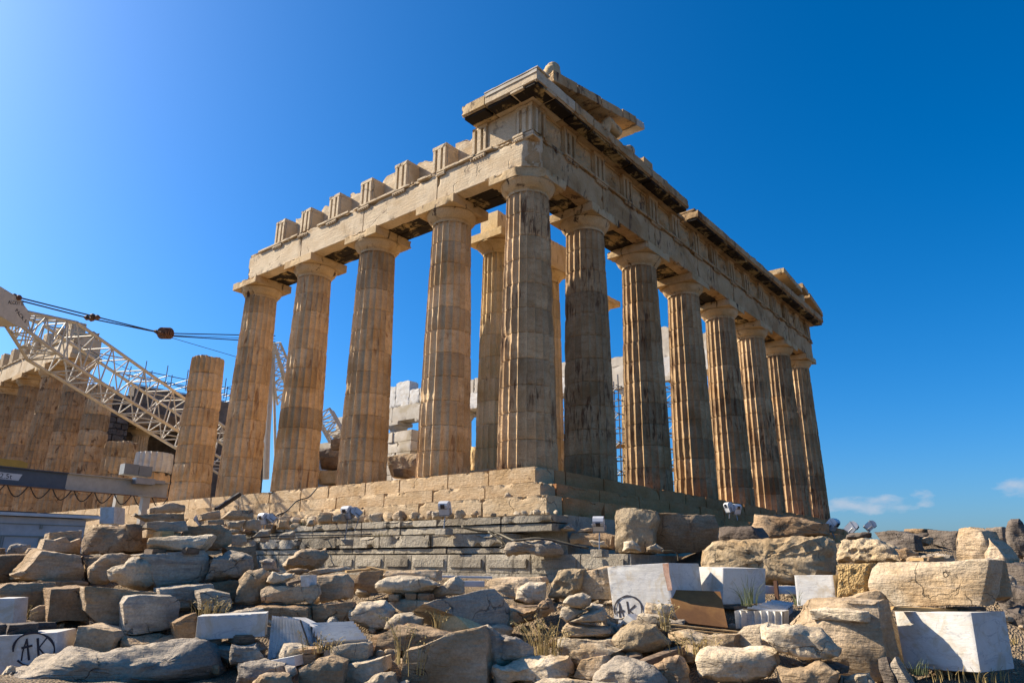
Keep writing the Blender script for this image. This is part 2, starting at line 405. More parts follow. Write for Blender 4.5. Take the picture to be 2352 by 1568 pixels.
M['stepE'] = stone('shade-brown east step marble', (.50, .23, .085, 1), (.56, .28, .12, 1), (.42, .18, .06, 1), crust=(.60, .72), crust_c=(.06, .038, .022, 1), bump=.8, bdist=.03, strata=(2, 2, 10), strata_c=(.45, .20, .07, 1), vary=.03, crust_s=(.9, .9, 1.1))  # warm dark copy of the step marble, shade of the east side put in
M['poros'] = stone('grey foundation limestone', (.36, .31, .235, 1), (.46, .405, .315, 1), (.27, .225, .165, 1), crust=(.54, .66), crust_c=(.10, .085, .065, 1), bump=1, bdist=.05, bscale=13, vary=.05, crust_s=(1.4, 1.4, .6))
M['tan'] = stone('tan marble', (0.437, 0.310, 0.184, 1), (0.564, 0.437, 0.299, 1), (0.356, 0.230, 0.115, 1), crust=(.64, .75), crust_c=(.13, .085, .05, 1), bump=.9, bdist=.05, strata=(1.5, 1.5, 9), strata_c=(0.380, 0.265, 0.149, 1), crack=1.6)
M['brown'] = stone('brown marble', (0.322, 0.207, 0.109, 1), (0.437, 0.310, 0.190, 1), (0.253, 0.149, 0.075, 1), crust=(.60, .72), crust_c=(.09, .058, .036, 1), bump=.9, bdist=.05, strata=(1.5, 1.5, 9), strata_c=(0.276, 0.178, 0.098, 1), crack=1.6)
M['grey'] = stone('grey veined marble', (.41, .335, .245, 1), (.52, .435, .33, 1), (.30, .255, .205, 1), crust=(.66, .76), crust_c=(.15, .11, .075, 1), bump=.9, bdist=.05, strata=(2, 2, 12), strata_c=(.235, .205, .175, 1), crack=1.6)
M['pale'] = stone('pale marble', (.52, .41, .275, 1), (.61, .51, .37, 1), (.44, .31, .175, 1), crust=(.68, .78), crust_c=(.17, .115, .07, 1), bump=.9, bdist=.05, strata=(2, 2, 9), strata_c=(.41, .32, .22, 1), crack=1.6)
M['dark'] = stone('shade-dark patinated stone', (.15, .12, .095, 1), (.22, .18, .145, 1), (.11, .085, .07, 1), crust=(.6, .72), crust_c=(.045, .036, .03, 1), bump=.9, bdist=.05, strata=(1.5, 1.5, 8), strata_c=(.13, .10, .08, 1), crack=1.6)  # dark patina; shade on skyline stones and cella walls is in this colour too
M['pitted'] = stone('pitted weathered block', (0.470, 0.347, 0.202, 1), (0.549, 0.426, 0.274, 1), (0.381, 0.258, 0.134, 1), crust=(.64, .76), crust_c=(.15, .10, .055, 1), bump=1, bdist=.06, bscale=12, crack=1.6)
M['white'] = stone('new white marble', (.64, .625, .59, 1), (.69, .68, .65, 1), (.58, .56, .52, 1), bump=.4, bdist=.015, strata=(1.2, 1.2, 7), strata_c=(.56, .55, .54, 1), vary=.03, rough=.6, speck=.06, veins=(1, 1, 3.5), dirt=(.44, .37, .27, 1))
M['restore'] = stone('restored white marble', (.52, .46, .37, 1), (.59, .54, .46, 1), (.46, .39, .28, 1), bump=.35, bdist=.02, vary=.05, speck=.08)
M['honey'] = stone('golden marble', (.68, .49, .24, 1), (.74, .56, .32, 1), (.58, .39, .17, 1), crust=(.60, .70), crust_c=(.14, .07, .025, 1), bump=.6, bdist=.03, crust_s=(2.2, 2.2, .6), vary=.06)
M['golden'] = stone('ochre picked marble', (.58, .37, .14, 1), (.66, .45, .20, 1), (.46, .27, .09, 1), bump=1, bdist=.04, bscale=30, pits=34)
M['soil'] = stone('dry soil and gravel', (.29, .21, .13, 1), (.38, .285, .185, 1), (.21, .15, .09, 1), bump=1, bdist=.08, bscale=14, vary=0, pits=30, rough=.95)
M['white_paint'] = paint('cream crane paint', (0.490, 0.449, 0.367, 1), .45, wear=(.30, .2, .12, 1))
M['grey_paint'] = paint('slate grey paint', (0.058, 0.071, 0.095, 1), .45)
M['beam_white'] = paint('off white beam paint', (0.408, 0.367, 0.306, 1), .45, wear=(.35, .22, .12, 1))
M['steel'] = paint('grey steel', (0.224, 0.231, 0.245, 1), .4, .5)
M['galv'] = paint('galvanised tube', (0.170, 0.177, 0.190, 1), .45, .6)
M['rail'] = paint('white enamel rail', (0.530, 0.537, 0.544, 1), .35)
M['lamp_white'] = paint('white lamp enamel', (0.503, 0.517, 0.544, 1), .35)
M['black'] = paint('black rubber', (0.010, 0.010, 0.011, 1), .6)
M['ink'] = paint('black marker', (0.014, 0.012, 0.020, 1), .7)
m_, nd_, ln_, b_ = nmat('faded brush ink')
g_ = nd_.new('ShaderNodeNewGeometry'); n_a = noise(nd_, ln_, g_.outputs['Position'], 22, 5, .7)
ln_.new(mixc_(nd_, ln_, ramp(nd_, ln_, n_a, .64, .80), (.022, .02, .03, 1), (.34, .32, .31, 1)), b_.inputs['Base Color']); b_.inputs['Roughness'].default_value = .8
M['brush'] = m_
M['cable'] = paint('olive cable sheath', (0.075, 0.058, 0.027, 1), .6)
M['rust'] = paint('rusty iron', (0.136, 0.061, 0.031, 1), .8, bump=.3)
M['yellow'] = paint('yellow ochre paint', (0.374, 0.224, 0.020, 1), .5)
M['shed'] = paint('off white panel', (0.408, 0.394, 0.394, 1), .5)
M['fascia'] = paint('white fascia', (0.510, 0.510, 0.510, 1), .4)
M['trim'] = paint('grey green trim', (0.204, 0.204, 0.170, 1), .5)
M['box'] = paint('grey control box', (0.204, 0.204, 0.190, 1), .5)
M['glass'] = paint('dark lamp glass', (0.020, 0.024, 0.034, 1), .1)
M['wood'] = wood('old timber', (.36, .22, .085, 1), (.50, .34, .16, 1))
M['wood_dark'] = wood('dark sleeper timber', (0.088, 0.058, 0.034, 1), (.22, .15, .095, 1))
M['ply'] = stone('stained plywood', (.23, .11, .035, 1), (.30, .155, .055, 1), (.16, .075, .03, 1), bump=.15, vary=0, speck=.1)
M['straw'] = paint('dry straw', (0.340, 0.245, 0.088, 1), .8)
M['green'] = paint('sage green leaf', (0.068, 0.088, 0.031, 1), .7)
# ------------------------------------------------------------------ the temple
def fluted(c, z0, z1, rb, rt, seed=0, drums=10, broken=None, nz_per=7, flute=1.0, tone=(.88, 1.12), wear=1.0, jw=.02):
    """fluted shaft as one surface: 20 flutes, drum joints, chipped arrises"""
    rnd = random.Random(seed)
    us = np.array([0, .05, .15, .3, .5, .7, .85, .95]); nf = 20
    th = np.concatenate([(k+us)*2*math.pi/nf for k in range(nf)])
    prof = np.concatenate([np.sin(np.pi*us)**.62 for _ in range(nf)])
    hd = (z1-z0)/drums
    rows = []
    for d in range(drums):
        a = z0+d*hd
        tn = rnd.uniform(*tone) if rnd.random() > .15 else rnd.uniform(.70, .85)
        off = (rnd.uniform(-.006, .006)*(5 if broken else 1), rnd.uniform(-.006, .006)*(5 if broken else 1))
        zs = [a, a+.012]+list(np.linspace(a+.03, a+hd-.03, nz_per+2))+[a+hd-.012]
        gs = [.03, .004]+[0]*(nz_per+2)+[0]
        for z, g in zip(zs, gs): rows.append((z, g, tn, off))
    rows.append((z1, .01, rows[-1][2], rows[-1][3]))
    nth = len(th); R = []
    Z = np.array([r[0] for r in rows])
    t = (Z-z0)/(11.0 if broken else (z1-z0)); 
    if broken: t = (Z-z0)/broken
    rad = rb+(rt-rb)*t+.012*np.sin(np.pi*np.clip(t, 0, 1))
    TH, ZZ = np.meshgrid(th, Z); PR = np.tile(prof, (len(Z), 1)); RD = np.repeat(rad[:, None], nth, 1)
    dep = RD*.105*flute*PR
    P = np.stack([np.cos(TH)*RD*2.2, np.sin(TH)*RD*2.2, ZZ*1.3], -1).reshape(-1, 3)
    ch = np.clip(fbm(P+seed*3.7, 4)*2.6-1.0+.25*wear, 0, 1).reshape(TH.shape)*wear
    jd = np.abs(((Z-z0)/hd+.5) % 1-.5)*hd
    jer = jw*np.exp(-jd/.05)[:, None]*np.clip(.55+1.3*fbm(P*1.3+seed*2.2, 3).reshape(TH.shape), 0, 1.3)
    big = np.clip(fbm(P*.45+seed*7.1+40, 3)*3.2-1.35, 0, 1).reshape(TH.shape)*wear
    fine = fbm(P*4+seed, 2).reshape(TH.shape)*.004
    r = np.minimum(RD-dep, RD-ch*RD*.075) - big*.045 - jer + fine - np.array([q[1] for q in rows])[:, None]
    ox = np.array([q[3][0] for q in rows])[:, None]; oy = np.array([q[3][1] for q in rows])[:, None]
    V = np.stack([c[0]+ox+r*np.cos(TH), c[1]+oy+r*np.sin(TH), ZZ], -1)
    if broken:
        top = V[-nz_per:]; 
        w = np.linspace(0, 1, nz_per)[:, None]
        top[..., 2] -= w*0.22*np.clip(.2+fbm(np.stack([np.cos(th)*1.5, np.sin(th)*1.5, th*0+seed], 1), 3), 0, 1)[None]
    V = V.reshape(-1, 3)
    fl = np.arange(nth)//len(us); dr_ = np.minimum((np.arange(len(rows)))//(nz_per+5), drums-1)
    pt = .5*_h(dr_[:, None]*7+0*fl[None], 0*dr_[:, None]+fl[None]//2, np.full((len(rows), nth), seed))+.5*_h(dr_[:, None]+0*fl[None], 0*dr_[:, None]+fl[None], np.full((len(rows), nth), seed+5))
    T = (np.array([q[2] for q in rows])[:, None]*(1+.2*pt)).ravel()
    # vertical repair patches keep one tone per flute strip
    nr = len(rows)
    i = np.arange(nr-1)[:, None]*nth; k = np.arange(nth)[None]; k2 = (k+1) % nth
    F = np.stack([(i+k).ravel(), (i+k2).ravel(), (i+nth+k2).ravel(), (i+nth+k).ravel()], 1)
    m = MB(); m.add(V, F, T)
    # caps
    m.add(np.vstack([V[(nr-1)*nth:], [[c[0], c[1], V[(nr-1)*nth:, 2].mean()]]]), np.array([[q, (q+1) % nth, nth] for q in range(nth)]), T[-1])
    return m
CB, CN, CE, CT = -0.2, 9.38, 9.76, 10.12       # column base, neck, echinus top, abacus top
def capital(c, seed, rt=.745, z=(CN, CE, CT), hw=1.0, chip=.10):
    m = MB(); n0, n1, n2 = z[:3]; h = n1-n0
    prof = [(rt-.01, -.10), (rt+.0, -.02), (rt+.02, 0), (rt+.012, .015), (rt+.035, .03), (rt+.027, .045), (rt+.05, .06), (rt+.11, .14), (rt+.17, .22), (hw-.06, .31), (hw-.02, .345), (hw-.03, .375), (hw-.10, .385)]
    nn = 56; V = []
    for r, z_ in prof:
        for k in range(nn):
            V.append([r, 2*math.pi*k/nn, z_*h/.385])
    V = np.array(V); P = np.stack([V[:, 0]*np.cos(V[:, 1]), V[:, 0]*np.sin(V[:, 1]), V[:, 2]], 1)
    er = np.clip(fbm(P*2.2+seed*5, 3)*2.4-.7, 0, 1)*.10+fbm(P*8+seed, 2)*.006
    P[:, :2] *= (1-er/np.maximum(V[:, 0], .1))[:, None]
    P += np.array([c[0], c[1], n0])
    m.add(P, np.array([[i*nn+k, i*nn+(k+1) % nn, (i+1)*nn+(k+1) % nn, (i+1)*nn+k] for i in range(len(prof)-1) for k in range(nn)]))
    V, F = rblock((c[0]-hw, c[1]-hw, n1), (c[0]+hw, c[1]+hw, n2), .1 if chip < .3 else .06, .006, min(chip, .14), seed*2.3)
    if chip > .3: V = cut(V, (c[0], c[1]), .90, 3)
    m.add(V, F); return m
SPX = [-1.02, -4.709] + [-4.709-4.291*k for k in range(1, 16)]
EPY = [1.02, 4.70, 8.996, 13.292, 17.588, 21.884, 26.18, 29.86]

def cut(V, p, lim, seed=0, zmax=99, zmin=-99):
    """knock the south-east corner off a block: flatten what lies beyond a rough diagonal plane"""
    q = (V[:, 0]-p[0]-(V[:, 1]-p[1]))/math.sqrt(2); L_ = lim+.06*fbm(V*2.3+seed, 3)
    ov = np.where((V[:, 2] < zmax) & (V[:, 2] > zmin), np.maximum(0, q-L_), 0)/math.sqrt(2)
    V = V.copy(); V[:, 0] -= ov; V[:, 1] += ov; return V
temple = thing('temple', 'ruined Doric temple corner of honey marble columns with frieze, cornice and stepped base', 'temple', (0, 0, -3.3))
def column(c, seed, mat, rb=.953, rt=.742, **kw):
    o = fluted(c, CB, CN-.02, rb, rt, seed, 11, **kw).build('column', mat, temple, smooth=True, angle=38)
    k = capital(c, seed, chip=.34 if seed == 11 else .12).build('capital', M['cap'], o, smooth=True, angle=35)
    return o
column((SPX[0], 1.02), 11, M['colE'], .975, .752, wear=.9)
for i in range(1, 5): column((SPX[i], 1.02), 20+i, M['col'])
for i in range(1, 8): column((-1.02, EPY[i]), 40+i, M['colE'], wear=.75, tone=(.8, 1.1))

AB, AT, AZ = 10.12, 11.27, 11.42    # architrave bottom, taenia bottom, top
FT = 12.56                           # frieze top
S = lambda u, v, z: (u, .14-v, z)    # south flank: v outwards
E_ = lambda u, v, z: (-.14+v, u, z)  # east front: v outwards
def sideblock(fn, u0, u1, v0, v1, z0, z1, **kw):
    a = np.array(fn(u0, v0, z0)); b = np.array(fn(u1, v1, z1))
    return rblock(np.minimum(a, b), np.maximum(a, b), **kw)
# south architrave: one block per span, three beams deep
sx = [SPX[i] for i in range(5)]
edges = [(-.12, sx[1])]+[(sx[i], sx[i+1]) for i in range(1, 4)]
sd = 1
for a, b in edges:
    hi, lo = max(a, b), min(a, b)
    m = MB(); sd += 1
    V, F = sideblock(S, lo+.008, hi-.008 if hi != -.12 else hi, 0, -.58, AB, AT, step=.13 if hi != -.12 else .06, amp=.008, chip=.10, seed=sd*3.1)
    if hi == -.12: V = cut(V, (-.12, .14), -.34, 8, zmax=AT-.09)
    m.add(V, F)
    V, F = sideblock(S, lo+.01, hi-.01, -.02, -.58, AT+.002, AZ, step=.13, amp=.01, chip=.09, seed=sd*2.1); m.add(V, F)
    m.build('architrave_block', M['ent'], temple, smooth=True, angle=35)
    m = MB()
    for v in (-.60, -1.19):
        h2 = hi if hi != -.12 else -.75
        V, F = sideblock(S, lo+.01, h2, v, v-.57, AB+.01, AZ-.01, step=.25, amp=.01, chip=.04, seed=sd+v); m.add(V, F)
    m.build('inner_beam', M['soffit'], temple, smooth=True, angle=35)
# east architrave
ee = [.17]+EPY[1:7]+[30.74]
for i in range(7):
    m = MB(); sd += 1
    V, F = sideblock(E_, ee[i]+.008, ee[i+1]-.008, 0, -.58, AB, AT, step=.15 if i else .07, amp=.012, chip=.09, seed=sd*3.3)
    if i == 0: V = cut(V, (-.12, .14), -.34, 8, zmax=AT-.09)
    m.add(V, F)
    V, F = sideblock(E_, ee[i]+.01, ee[i+1]-.01, -.02, -.58, AT+.002, AZ, step=.15, amp=.012, chip=.06, seed=sd*2.7); m.add(V, F)
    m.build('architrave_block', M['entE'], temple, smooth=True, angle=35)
    m = MB()
    for v in (-.60, -1.19):
        V, F = sideblock(E_, ee[i]+.01 if i else .8, ee[i+1]-.01, v, v-.57, AB+.01, AZ-.01, step=.3, amp=.01, chip=.04, seed=sd+v); m.add(V, F)
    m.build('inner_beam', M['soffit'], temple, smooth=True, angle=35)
# undersides: inner_beam marble carries soot crust, with soffit shade put into its colour

def taenia(fn, u0, u1, mat):
    m = MB(); V, F = sideblock(fn, u0, u1, -.015, .10, AT+.01, AT+.125, step=.09, amp=.005, chip=.07, seed=u0*1.7); m.add(V, F)
    m.build('taenia', mat, temple, smooth=True, angle=35)
def regula(fn, c, mat, w=.84):
    m = MB(); V, F = sideblock(fn, c-w/2, c+w/2, -.01, .085, AT-.085, AT+.005, step=.08, amp=.003, chip=.03, seed=c); m.add(V, F)
    for k in range(6):
        u = c-w/2+(k+.5)*w/6; p = fn(u, .045, AT-.085)
        m.lathe([(.038, -.05), (.03, 0.002)], p, 8)
    m.build('regula', mat, temple)
for a, b in ((-16.72, -13.54), (-12.13, -9.95), (-9.67, -6.0), (-5.75, -4.99), (-4.74, -1.91), (-.98, -.5)): taenia(S, a, b, M['ent'])
STRI = [-.53, -2.63, -4.68, -6.85, -9.0, -11.14, -13.2, -15.2]
for c in STRI[1:2]+STRI[3:]:
    if c != -12.9: regula(S, c, M['ent'], .74)
regula(S, -.75, M['ent'], .5); regula(S, -4.5, M['ent'], .45)
for a, b in ((2.0, 8.9), (9.1, 13.2), (13.3, 17.5), (17.65, 21.8), (21.95, 26.1), (26.3, 30.6)): taenia(E_, a, b, M['entE'])
ETRI = [.56, 2.5, 4.56, 6.75, 8.996, 11.15, 13.29, 15.44, 17.59, 19.74, 21.88, 24.03, 26.18, 28.2, 30.33]
for c in ETRI[1:]: regula(E_, c, M['entE'])

def triglyph(fn, c, w, mat, depth=.9, top=FT, seed=0):
    g = w/9.0
    xs = [-w/2, -w/2+g*.55, -w/2+g*1.6, -w/2+g*2.35, -w/2+g*3.1, -w/2+g*4.0]
    half = [(-w/2, -.10), (-w/2+g*.35, -.10), (-w/2+g*.6, 0), (-w/2+g*2.0, 0), (-w/2+g*2.2, -.16), (-w/2+g*3.3, -.16), (-w/2+g*3.5, 0)]
    poly = half+[(-a, v) for a, v in half[::-1]]
    poly = poly+[(w/2, -depth), (-w/2, -depth)]
    m = MB(); zt = top-.17
    m.prism([(c+a, v) for a, v in poly], lambda a, b, d: fn(a, b, d), AZ+.003, zt)
    V, F = sideblock(fn, c-w/2-.004, c+w/2+.004, .008, -depth, zt+.001, top, step=.1, amp=.004, chip=.06, seed=seed); m.add(V, F)
    return m
for i, c in enumerate(STRI):
    dz = [0, 0, -.02, .03, .0, .02, -.03, .04][i]
    m = triglyph(S, c, .76, M['ent'], depth=.9 if i else .5, top=(FT if i < 2 else FT+dz), seed=i*3.3)
    m.build('triglyph', M['ent'] if i < 2 else M['cap'] if False else M['ent'], temple)
# metopes on the flank: a plain flush slab under the cornice, then only ragged backing slabs
m = MB(); V, F = sideblock(S, STRI[1]+.39, STRI[0]-.39, -.06, -.5, AZ+.004, FT, step=.12, amp=.004, chip=.02, seed=3); m.add(V, F)
m.build('metope', M['ent'], temple, smooth=True, angle=35)
def ragged(fn, u0, u1, v0, v1, z0, z1, seed, drop=.35):
    V, F = sideblock(fn, u0, u1, v0, v1, z0, z1, step=.09, amp=.02, chip=.08, seed=seed)
    k = np.clip((V[:, 2]-z0)/(z1-z0), 0, 1)**2
    P = np.stack([V[:, 0]*1.1, V[:, 1]*1.1, V[:, 2]*0+seed], 1)
    V[:, 2] -= k*drop*np.clip(.45+1.2*fbm(P, 3), 0, 1.2)
    return V, F
for i in range(1, 8):
    a = STRI[i+1]+.40 if i+1 < len(STRI) else STRI[i]-.95
    b = STRI[i]-.40
    m = MB(); V, F = ragged(S, a-.2, b+.2, -.66, -1.1, AZ+.004, 13.0-(.12 if i % 2 else -.03), i*4.1, .45); m.add(V, F)
    m.build('backing_slab', M['ent'], temple, smooth=True, angle=40)
    if i < 7:
        m = MB(); V, F = ragged(S, a+.02, b-.5, -.97, -1.6, AZ+.004, 12.2, i*2.7+1, .5); m.add(V, F); m.build('backing_slab', M['cap'], temple, smooth=True, angle=40)
for i, c in enumerate(ETRI):
    triglyph(E_, c, .84 if 0 < i < 14 else .82, M['entE'], depth=.6, seed=i*2.2).build('triglyph', M['entE'], temple)
for i in range(14):
    a, b = ETRI[i]+.425, ETRI[i+1]-.425
    v0 = -.17
    A = np.array(E_(a, v0, AZ+.003)); n = 26; nz = 26
    U, Z = np.meshgrid(np.linspace(a, b, n), np.linspace(AZ+.003, FT-.10, nz))
    q = np.stack([U.ravel()*2.6, Z.ravel()*2.6, U.ravel()*0+i*7], 1)
    # battered relief figures: ridged lumps with broad falloff
    w = np.clip(1.25-2.1*np.abs((U-(a+b)/2)/(b-a)), 0, 1)*np.clip((FT-.15-Z)*4, 0, 1)
    rel = (np.clip(ridge(q, 3), -.2, 1)*.15+np.clip(fbm(q*.7+3, 3), 0, 1)*.22).reshape(U.shape)*w
    V = np.stack([-.14+v0+rel, U, Z], -1).reshape(-1, 3)
    idx = np.arange(n*nz).reshape(nz, n); F = np.stack([idx[:-1, :-1].ravel(), idx[:-1, 1:].ravel(), idx[1:, 1:].ravel(), idx[1:, :-1].ravel()], 1)
    m = MB(); m.add(V, F); m.box((-.62, a, AZ+.003), (-.14+v0-.03, b, FT-.1)); m.box((-.6, a, FT-.099), (-.14+v0+.05, b, FT-.002))
    m.build('metope', M['entE'], temple, smooth=True, angle=50)
# frieze backing on the east so no sky shows through
m = MB(); V, F = rblock((-1.5, .9, AZ+.004), (-.76, 30.4, FT-.03), .3, .02, .05, 3); m.add(V, F); m.build('frieze_backing', M['entE'], temple)

# cornice: corona with drip, mutules below
def cornice(fn, u0, u1, mat, seed, zb=12.57, h=.52, over=.74, sima=0, chip=.08, mut=True):
    m = MB()
    V, F = sideblock(fn, u0, u1, over, -.5, zb+.10, zb+h, step=.11, amp=.008, chip=chip, seed=seed); m.add(V, F)
    V, F = sideblock(fn, u0, u1, over-.05, over-.11, zb+.045, zb+.11, step=.11, amp=.004, chip=.03, seed=seed+2); m.add(V, F)
    m.add(*sideblock(fn, u0+.01, u1-.01, .14, -.45, zb, zb+.11, step=.2, amp=.003, chip=.02, seed=seed+4))
    if mut:
        nmu = max(1, int(round(abs(u1-u0)/1.07)))
        for k in range(nmu):
            c = u0+(k+.5)*(u1-u0)/nmu; w = abs(u1-u0)/nmu*.46
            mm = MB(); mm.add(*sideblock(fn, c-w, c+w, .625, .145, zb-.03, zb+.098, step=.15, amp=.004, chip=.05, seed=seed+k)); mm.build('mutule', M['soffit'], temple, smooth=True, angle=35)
    return m
cornice(S, -2.86, -1.75, M['ent'], 5, chip=.16).build('cornice_block', M['cap'], temple, smooth=True, angle=35)
cornice(S, -1.74, .60, M['ent'], 6, chip=.02).build('cornice_block', M['ent'], temple, smooth=True, angle=35)
m = MB(); m.add(*rblock((-1.75, -.66, 13.09), (.68, .1, 13.14), .2, .002, .01, 1)); m.add(*rblock((-1.74, -.63, 12.93), (.63, -.595, 13.088), .2, .002, .01, 1)); m.build('fillet', M['restore'], temple)
uu = [-.60, 1.75, 3.0, 4.5, 6.0, 7.6, 9.3, 11.05]
for i in range(7):
    cornice(E_, uu[i]+.006, uu[i+1]-.006, M['entE'], 10+i, h=.52 if i < 2 else .50, chip=.03 if i == 0 else .14).build('cornice_block', M['entE'] if i else M['ent'], temple, smooth=True, angle=35)
m = MB()
for i in range(2, 7): m.add(*ragged(E_, uu[i]+.05, uu[i+1]-.03, .62, -.4, 13.09, 13.30, i*3.3, .12))
m.build('upper_course', M['entE'], temple, smooth=True, angle=40)
m = MB(); m.add(*rblock((-.6, 11.05, 12.6), (-.05, 12.0, 12.78), .12, .02, .05, 9)); m.build('cornice_block', M['entE'], temple, smooth=True, angle=40)
uu2 = [12.02, 14.2, 16.3, 18.4, 20.6, 22.0, 23.6]
for i in range(6): cornice(E_, uu2[i]+.006, uu2[i+1]-.006, M['entE'], 30+i, h=.46, chip=.10).build('cornice_block', M['entE'], temple, smooth=True, angle=35)
m = MB(); y = 12.0; rnd = random.Random(4)
while y < 23.2:
    w = rnd.uniform(.8, 1.25); m.add(*ragged(E_, y+.012, min(y+w, 23.5)-.012, .58, -.5, 13.03, 13.22+rnd.uniform(-.02, .10), y, .1)); y += w
m.build('upper_course', M['entE'], temple, smooth=True, angle=40)
for a, b in ((23.62, 24.7), (24.72, 27.4), (27.42, 29.6), (29.62, 31.5)):
    cornice(E_, a, b, M['entE'], a, h=.50, chip=.14).build('cornice_block', M['entE'], temple, smooth=True, angle=35)

# raking cornices of the broken pediment (south corner, and a scrap at the north corner)
def rake(y0, y1, z0, slope, mat, seed, th=.36, x0=-.75, x1=.62):
    L = abs(y1-y0); V, F = rblock((x0, 0, 0), (x1, L, th), .11, .012, .09, seed)
    sg = 1 if y1 > y0 else -1
    V2 = V.copy(); V2[:, 1] = y0+sg*V[:, 1]; V2[:, 2] = z0+V[:, 2]+slope*V[:, 1]
    return V2, F
rs = [(.35, 1.9), (1.92, 3.55), (3.57, 5.2), (5.22, 6.35)]
for i, (a, b) in enumerate(rs):
    m = MB(); m.add(*rake(a, b, 13.15+.232*(a-.35)+(.05 if i % 2 else 0), .232, None, i*2.9, th=.40 if i else .46)); m.build('raking_cornice', M['entE'], temple, smooth=True, angle=38)
m = MB(); m.add(*rake(6.36, 7.05, 13.15+.232*6.01, .232, None, 3, th=.36)); m.build('raking_cornice', M['restore'], temple, smooth=True, angle=38)
# tympanum wall behind the statues
poly = [(.6, 13.08), (5.4, 13.08), (5.4, 14.33), (.6, 13.24)]
m = MB(); m.prism(poly, lambda a, b, d: (d, a, b), -.75, -.35); m.build('tympanum_wall', M['entE'], temple)
m = MB(); m.add(*rake(31.5, 28.9, 13.10, .24, None, 7, th=.36)); m.build('raking_cornice', M['entE'], temple, smooth=True, angle=38)
m = MB(); m.add(*rake(28.6, 27.6, 13.75, .24, None, 8, th=.34)); m.build('raking_cornice', M['entE'], temple, smooth=True, angle=38)
m = MB(); m.add(*rake(27.6, 24.3, 13.62, .10, None, 9, th=.34, x0=-1.0, x1=.55)); m.build('raking_cornice', M['cap'], temple, smooth=True, angle=38)
m = MB(); m.add(*rblock((-.7, 24.9, 13.08), (-.1, 29.0, 13.66), .15, .02, .06, 2)); m.build('tympanum_wall', M['entE'], temple, smooth=True, angle=38)

# three big steps, each of long worn blocks; east sides too
def steprow(axis, a0, a1, edge, back, z0, z1, seed, lens, mat=None,  chip=.13, amp=.01, low=0, name='step', edgew=.03, gap=.01, skip=None, parent=None, tone=(.86, 1.12)):
    m = MB(); rnd = random.Random(seed); a = a1
    while a > a0+.2:
        w = rnd.uniform(*lens); b = max(a0, a-w)
        if b-a0 < .5: b = a0
        g = gap*rnd.uniform(.5, 1.6); dv = rnd.uniform(-.012, .012); dz = rnd.uniform(-.012, .006)
        if not (skip and any(s0 < (a+b)/2 < s1 for s0, s1 in skip)):
            if axis == 'x': lo, hi = (b+g, edge+dv, z0), (a-g, back, z1+dz)
            else: lo, hi = (back, b+g, z0), (edge+dv, a-g, z1+dz)
            V, F = rblock(lo, hi, .05 if a > -14 and axis == 'x' and mat is None else .1, amp, chip, seed+a*1.3, edgew, low, top=axis == 'x' and mat is None); m.add(V, F, rnd.uniform(*tone))
        a = b
    return m.build(name, mat or M['step'], parent or temple, smooth=True, angle=40)
steprow('x', -72, .0, .10, 1.1, -.735, CB, 3, (1.7, 2.3), chip=.20, edgew=.012, gap=.010)
steprow('x', -72, .70, -.60, .14, -1.2, -.75, 4, (1.9, 2.6), chip=.20, edgew=.012, gap=.010)
steprow('x', -34, 1.42, -1.30, -.55, -1.74, -1.215, 5, (1.8, 2.6), chip=.26, amp=.012, edgew=.02, gap=.012)
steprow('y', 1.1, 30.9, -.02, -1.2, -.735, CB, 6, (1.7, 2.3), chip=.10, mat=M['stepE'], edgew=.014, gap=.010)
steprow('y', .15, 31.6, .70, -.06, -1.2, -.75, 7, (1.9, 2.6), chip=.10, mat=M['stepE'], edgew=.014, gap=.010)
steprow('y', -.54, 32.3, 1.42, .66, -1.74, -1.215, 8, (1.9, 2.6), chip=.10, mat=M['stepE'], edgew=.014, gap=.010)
# floor
m2 = MB(); m2.box((-69.2, 1.0, -.9), (-1.1, 30.0, CB-.03)); m2.build('floor', M['step'], temple)
m2 = MB(); m2.box((-69.2, 29.9, -1.7), (-.5, 30.9, CB-.02)); m2.box((-70, 0.5, -3.2), (.55, 30.8, -.92)); m2.build('core', M['step'], temple)
# foundation courses of grey limestone
for zz0, zz1, yy, sd_, ln2, ch2, am2, lw2, mt2, xe in ((-1.99, -1.775, -1.955, 21, (1.5, 2.6), .10, .025, .02, 'poros', 2.06), (-2.20, -1.995, -1.90, 21, (1.5, 2.6), .03, .006, 0, 'poros', 2.02), (-2.58, -2.225, -2.48, 23, (1.6, 2.7), .24, .03, .05, 'poros', .9), (-2.745, -2.585, -2.42, 23, (1.6, 2.7), .04, .008, 0, 'poros', 1.5)):
    steprow('x', -26, xe, yy, -1.2, zz0, zz1, sd_, ln2, M[mt2], chip=ch2, amp=am2, low=lw2, name='foundation_course', edgew=.014, gap=.006, tone=(.72, 1.25))
# lowest course: dressed blocks, each with a raised rough panel and smooth drafted margin
m = MB(); rnd = random.Random(9); a = 4.55
m.box((-26, -2.55, -3.4), (4.6, -1.5, -2.77)); 
while a > -14:
    w = rnd.uniform(1.05, 1.5); b = a-w
    m.add(*rblock((b+.10, -2.62, -3.10), (a-.10, -2.50, -2.87), .05, .018, .02, a, .006), tone=rnd.uniform(.85, 1.2))
    m.add(*rblock((b+.008, -2.575, -3.22), (a-.008, -2.5, -2.775), .15, .004, .02, a+2, .004), tone=rnd.uniform(.8, 1.1))
    a = b
m.box((-26, -2.66, -3.7), (4.7, -1.5, -3.225)); m.box((2.0, -2.54, -3.41), (4.58, 6, -2.78))
m.build('foundation_course', M['poros'], temple, smooth=True, angle=40)
# east ledge below the steps
m = MB(); m.box((.5, -1.2, -3.4), (2.0, 34, -1.77)); m.build('foundation_core', M['poros'], temple)

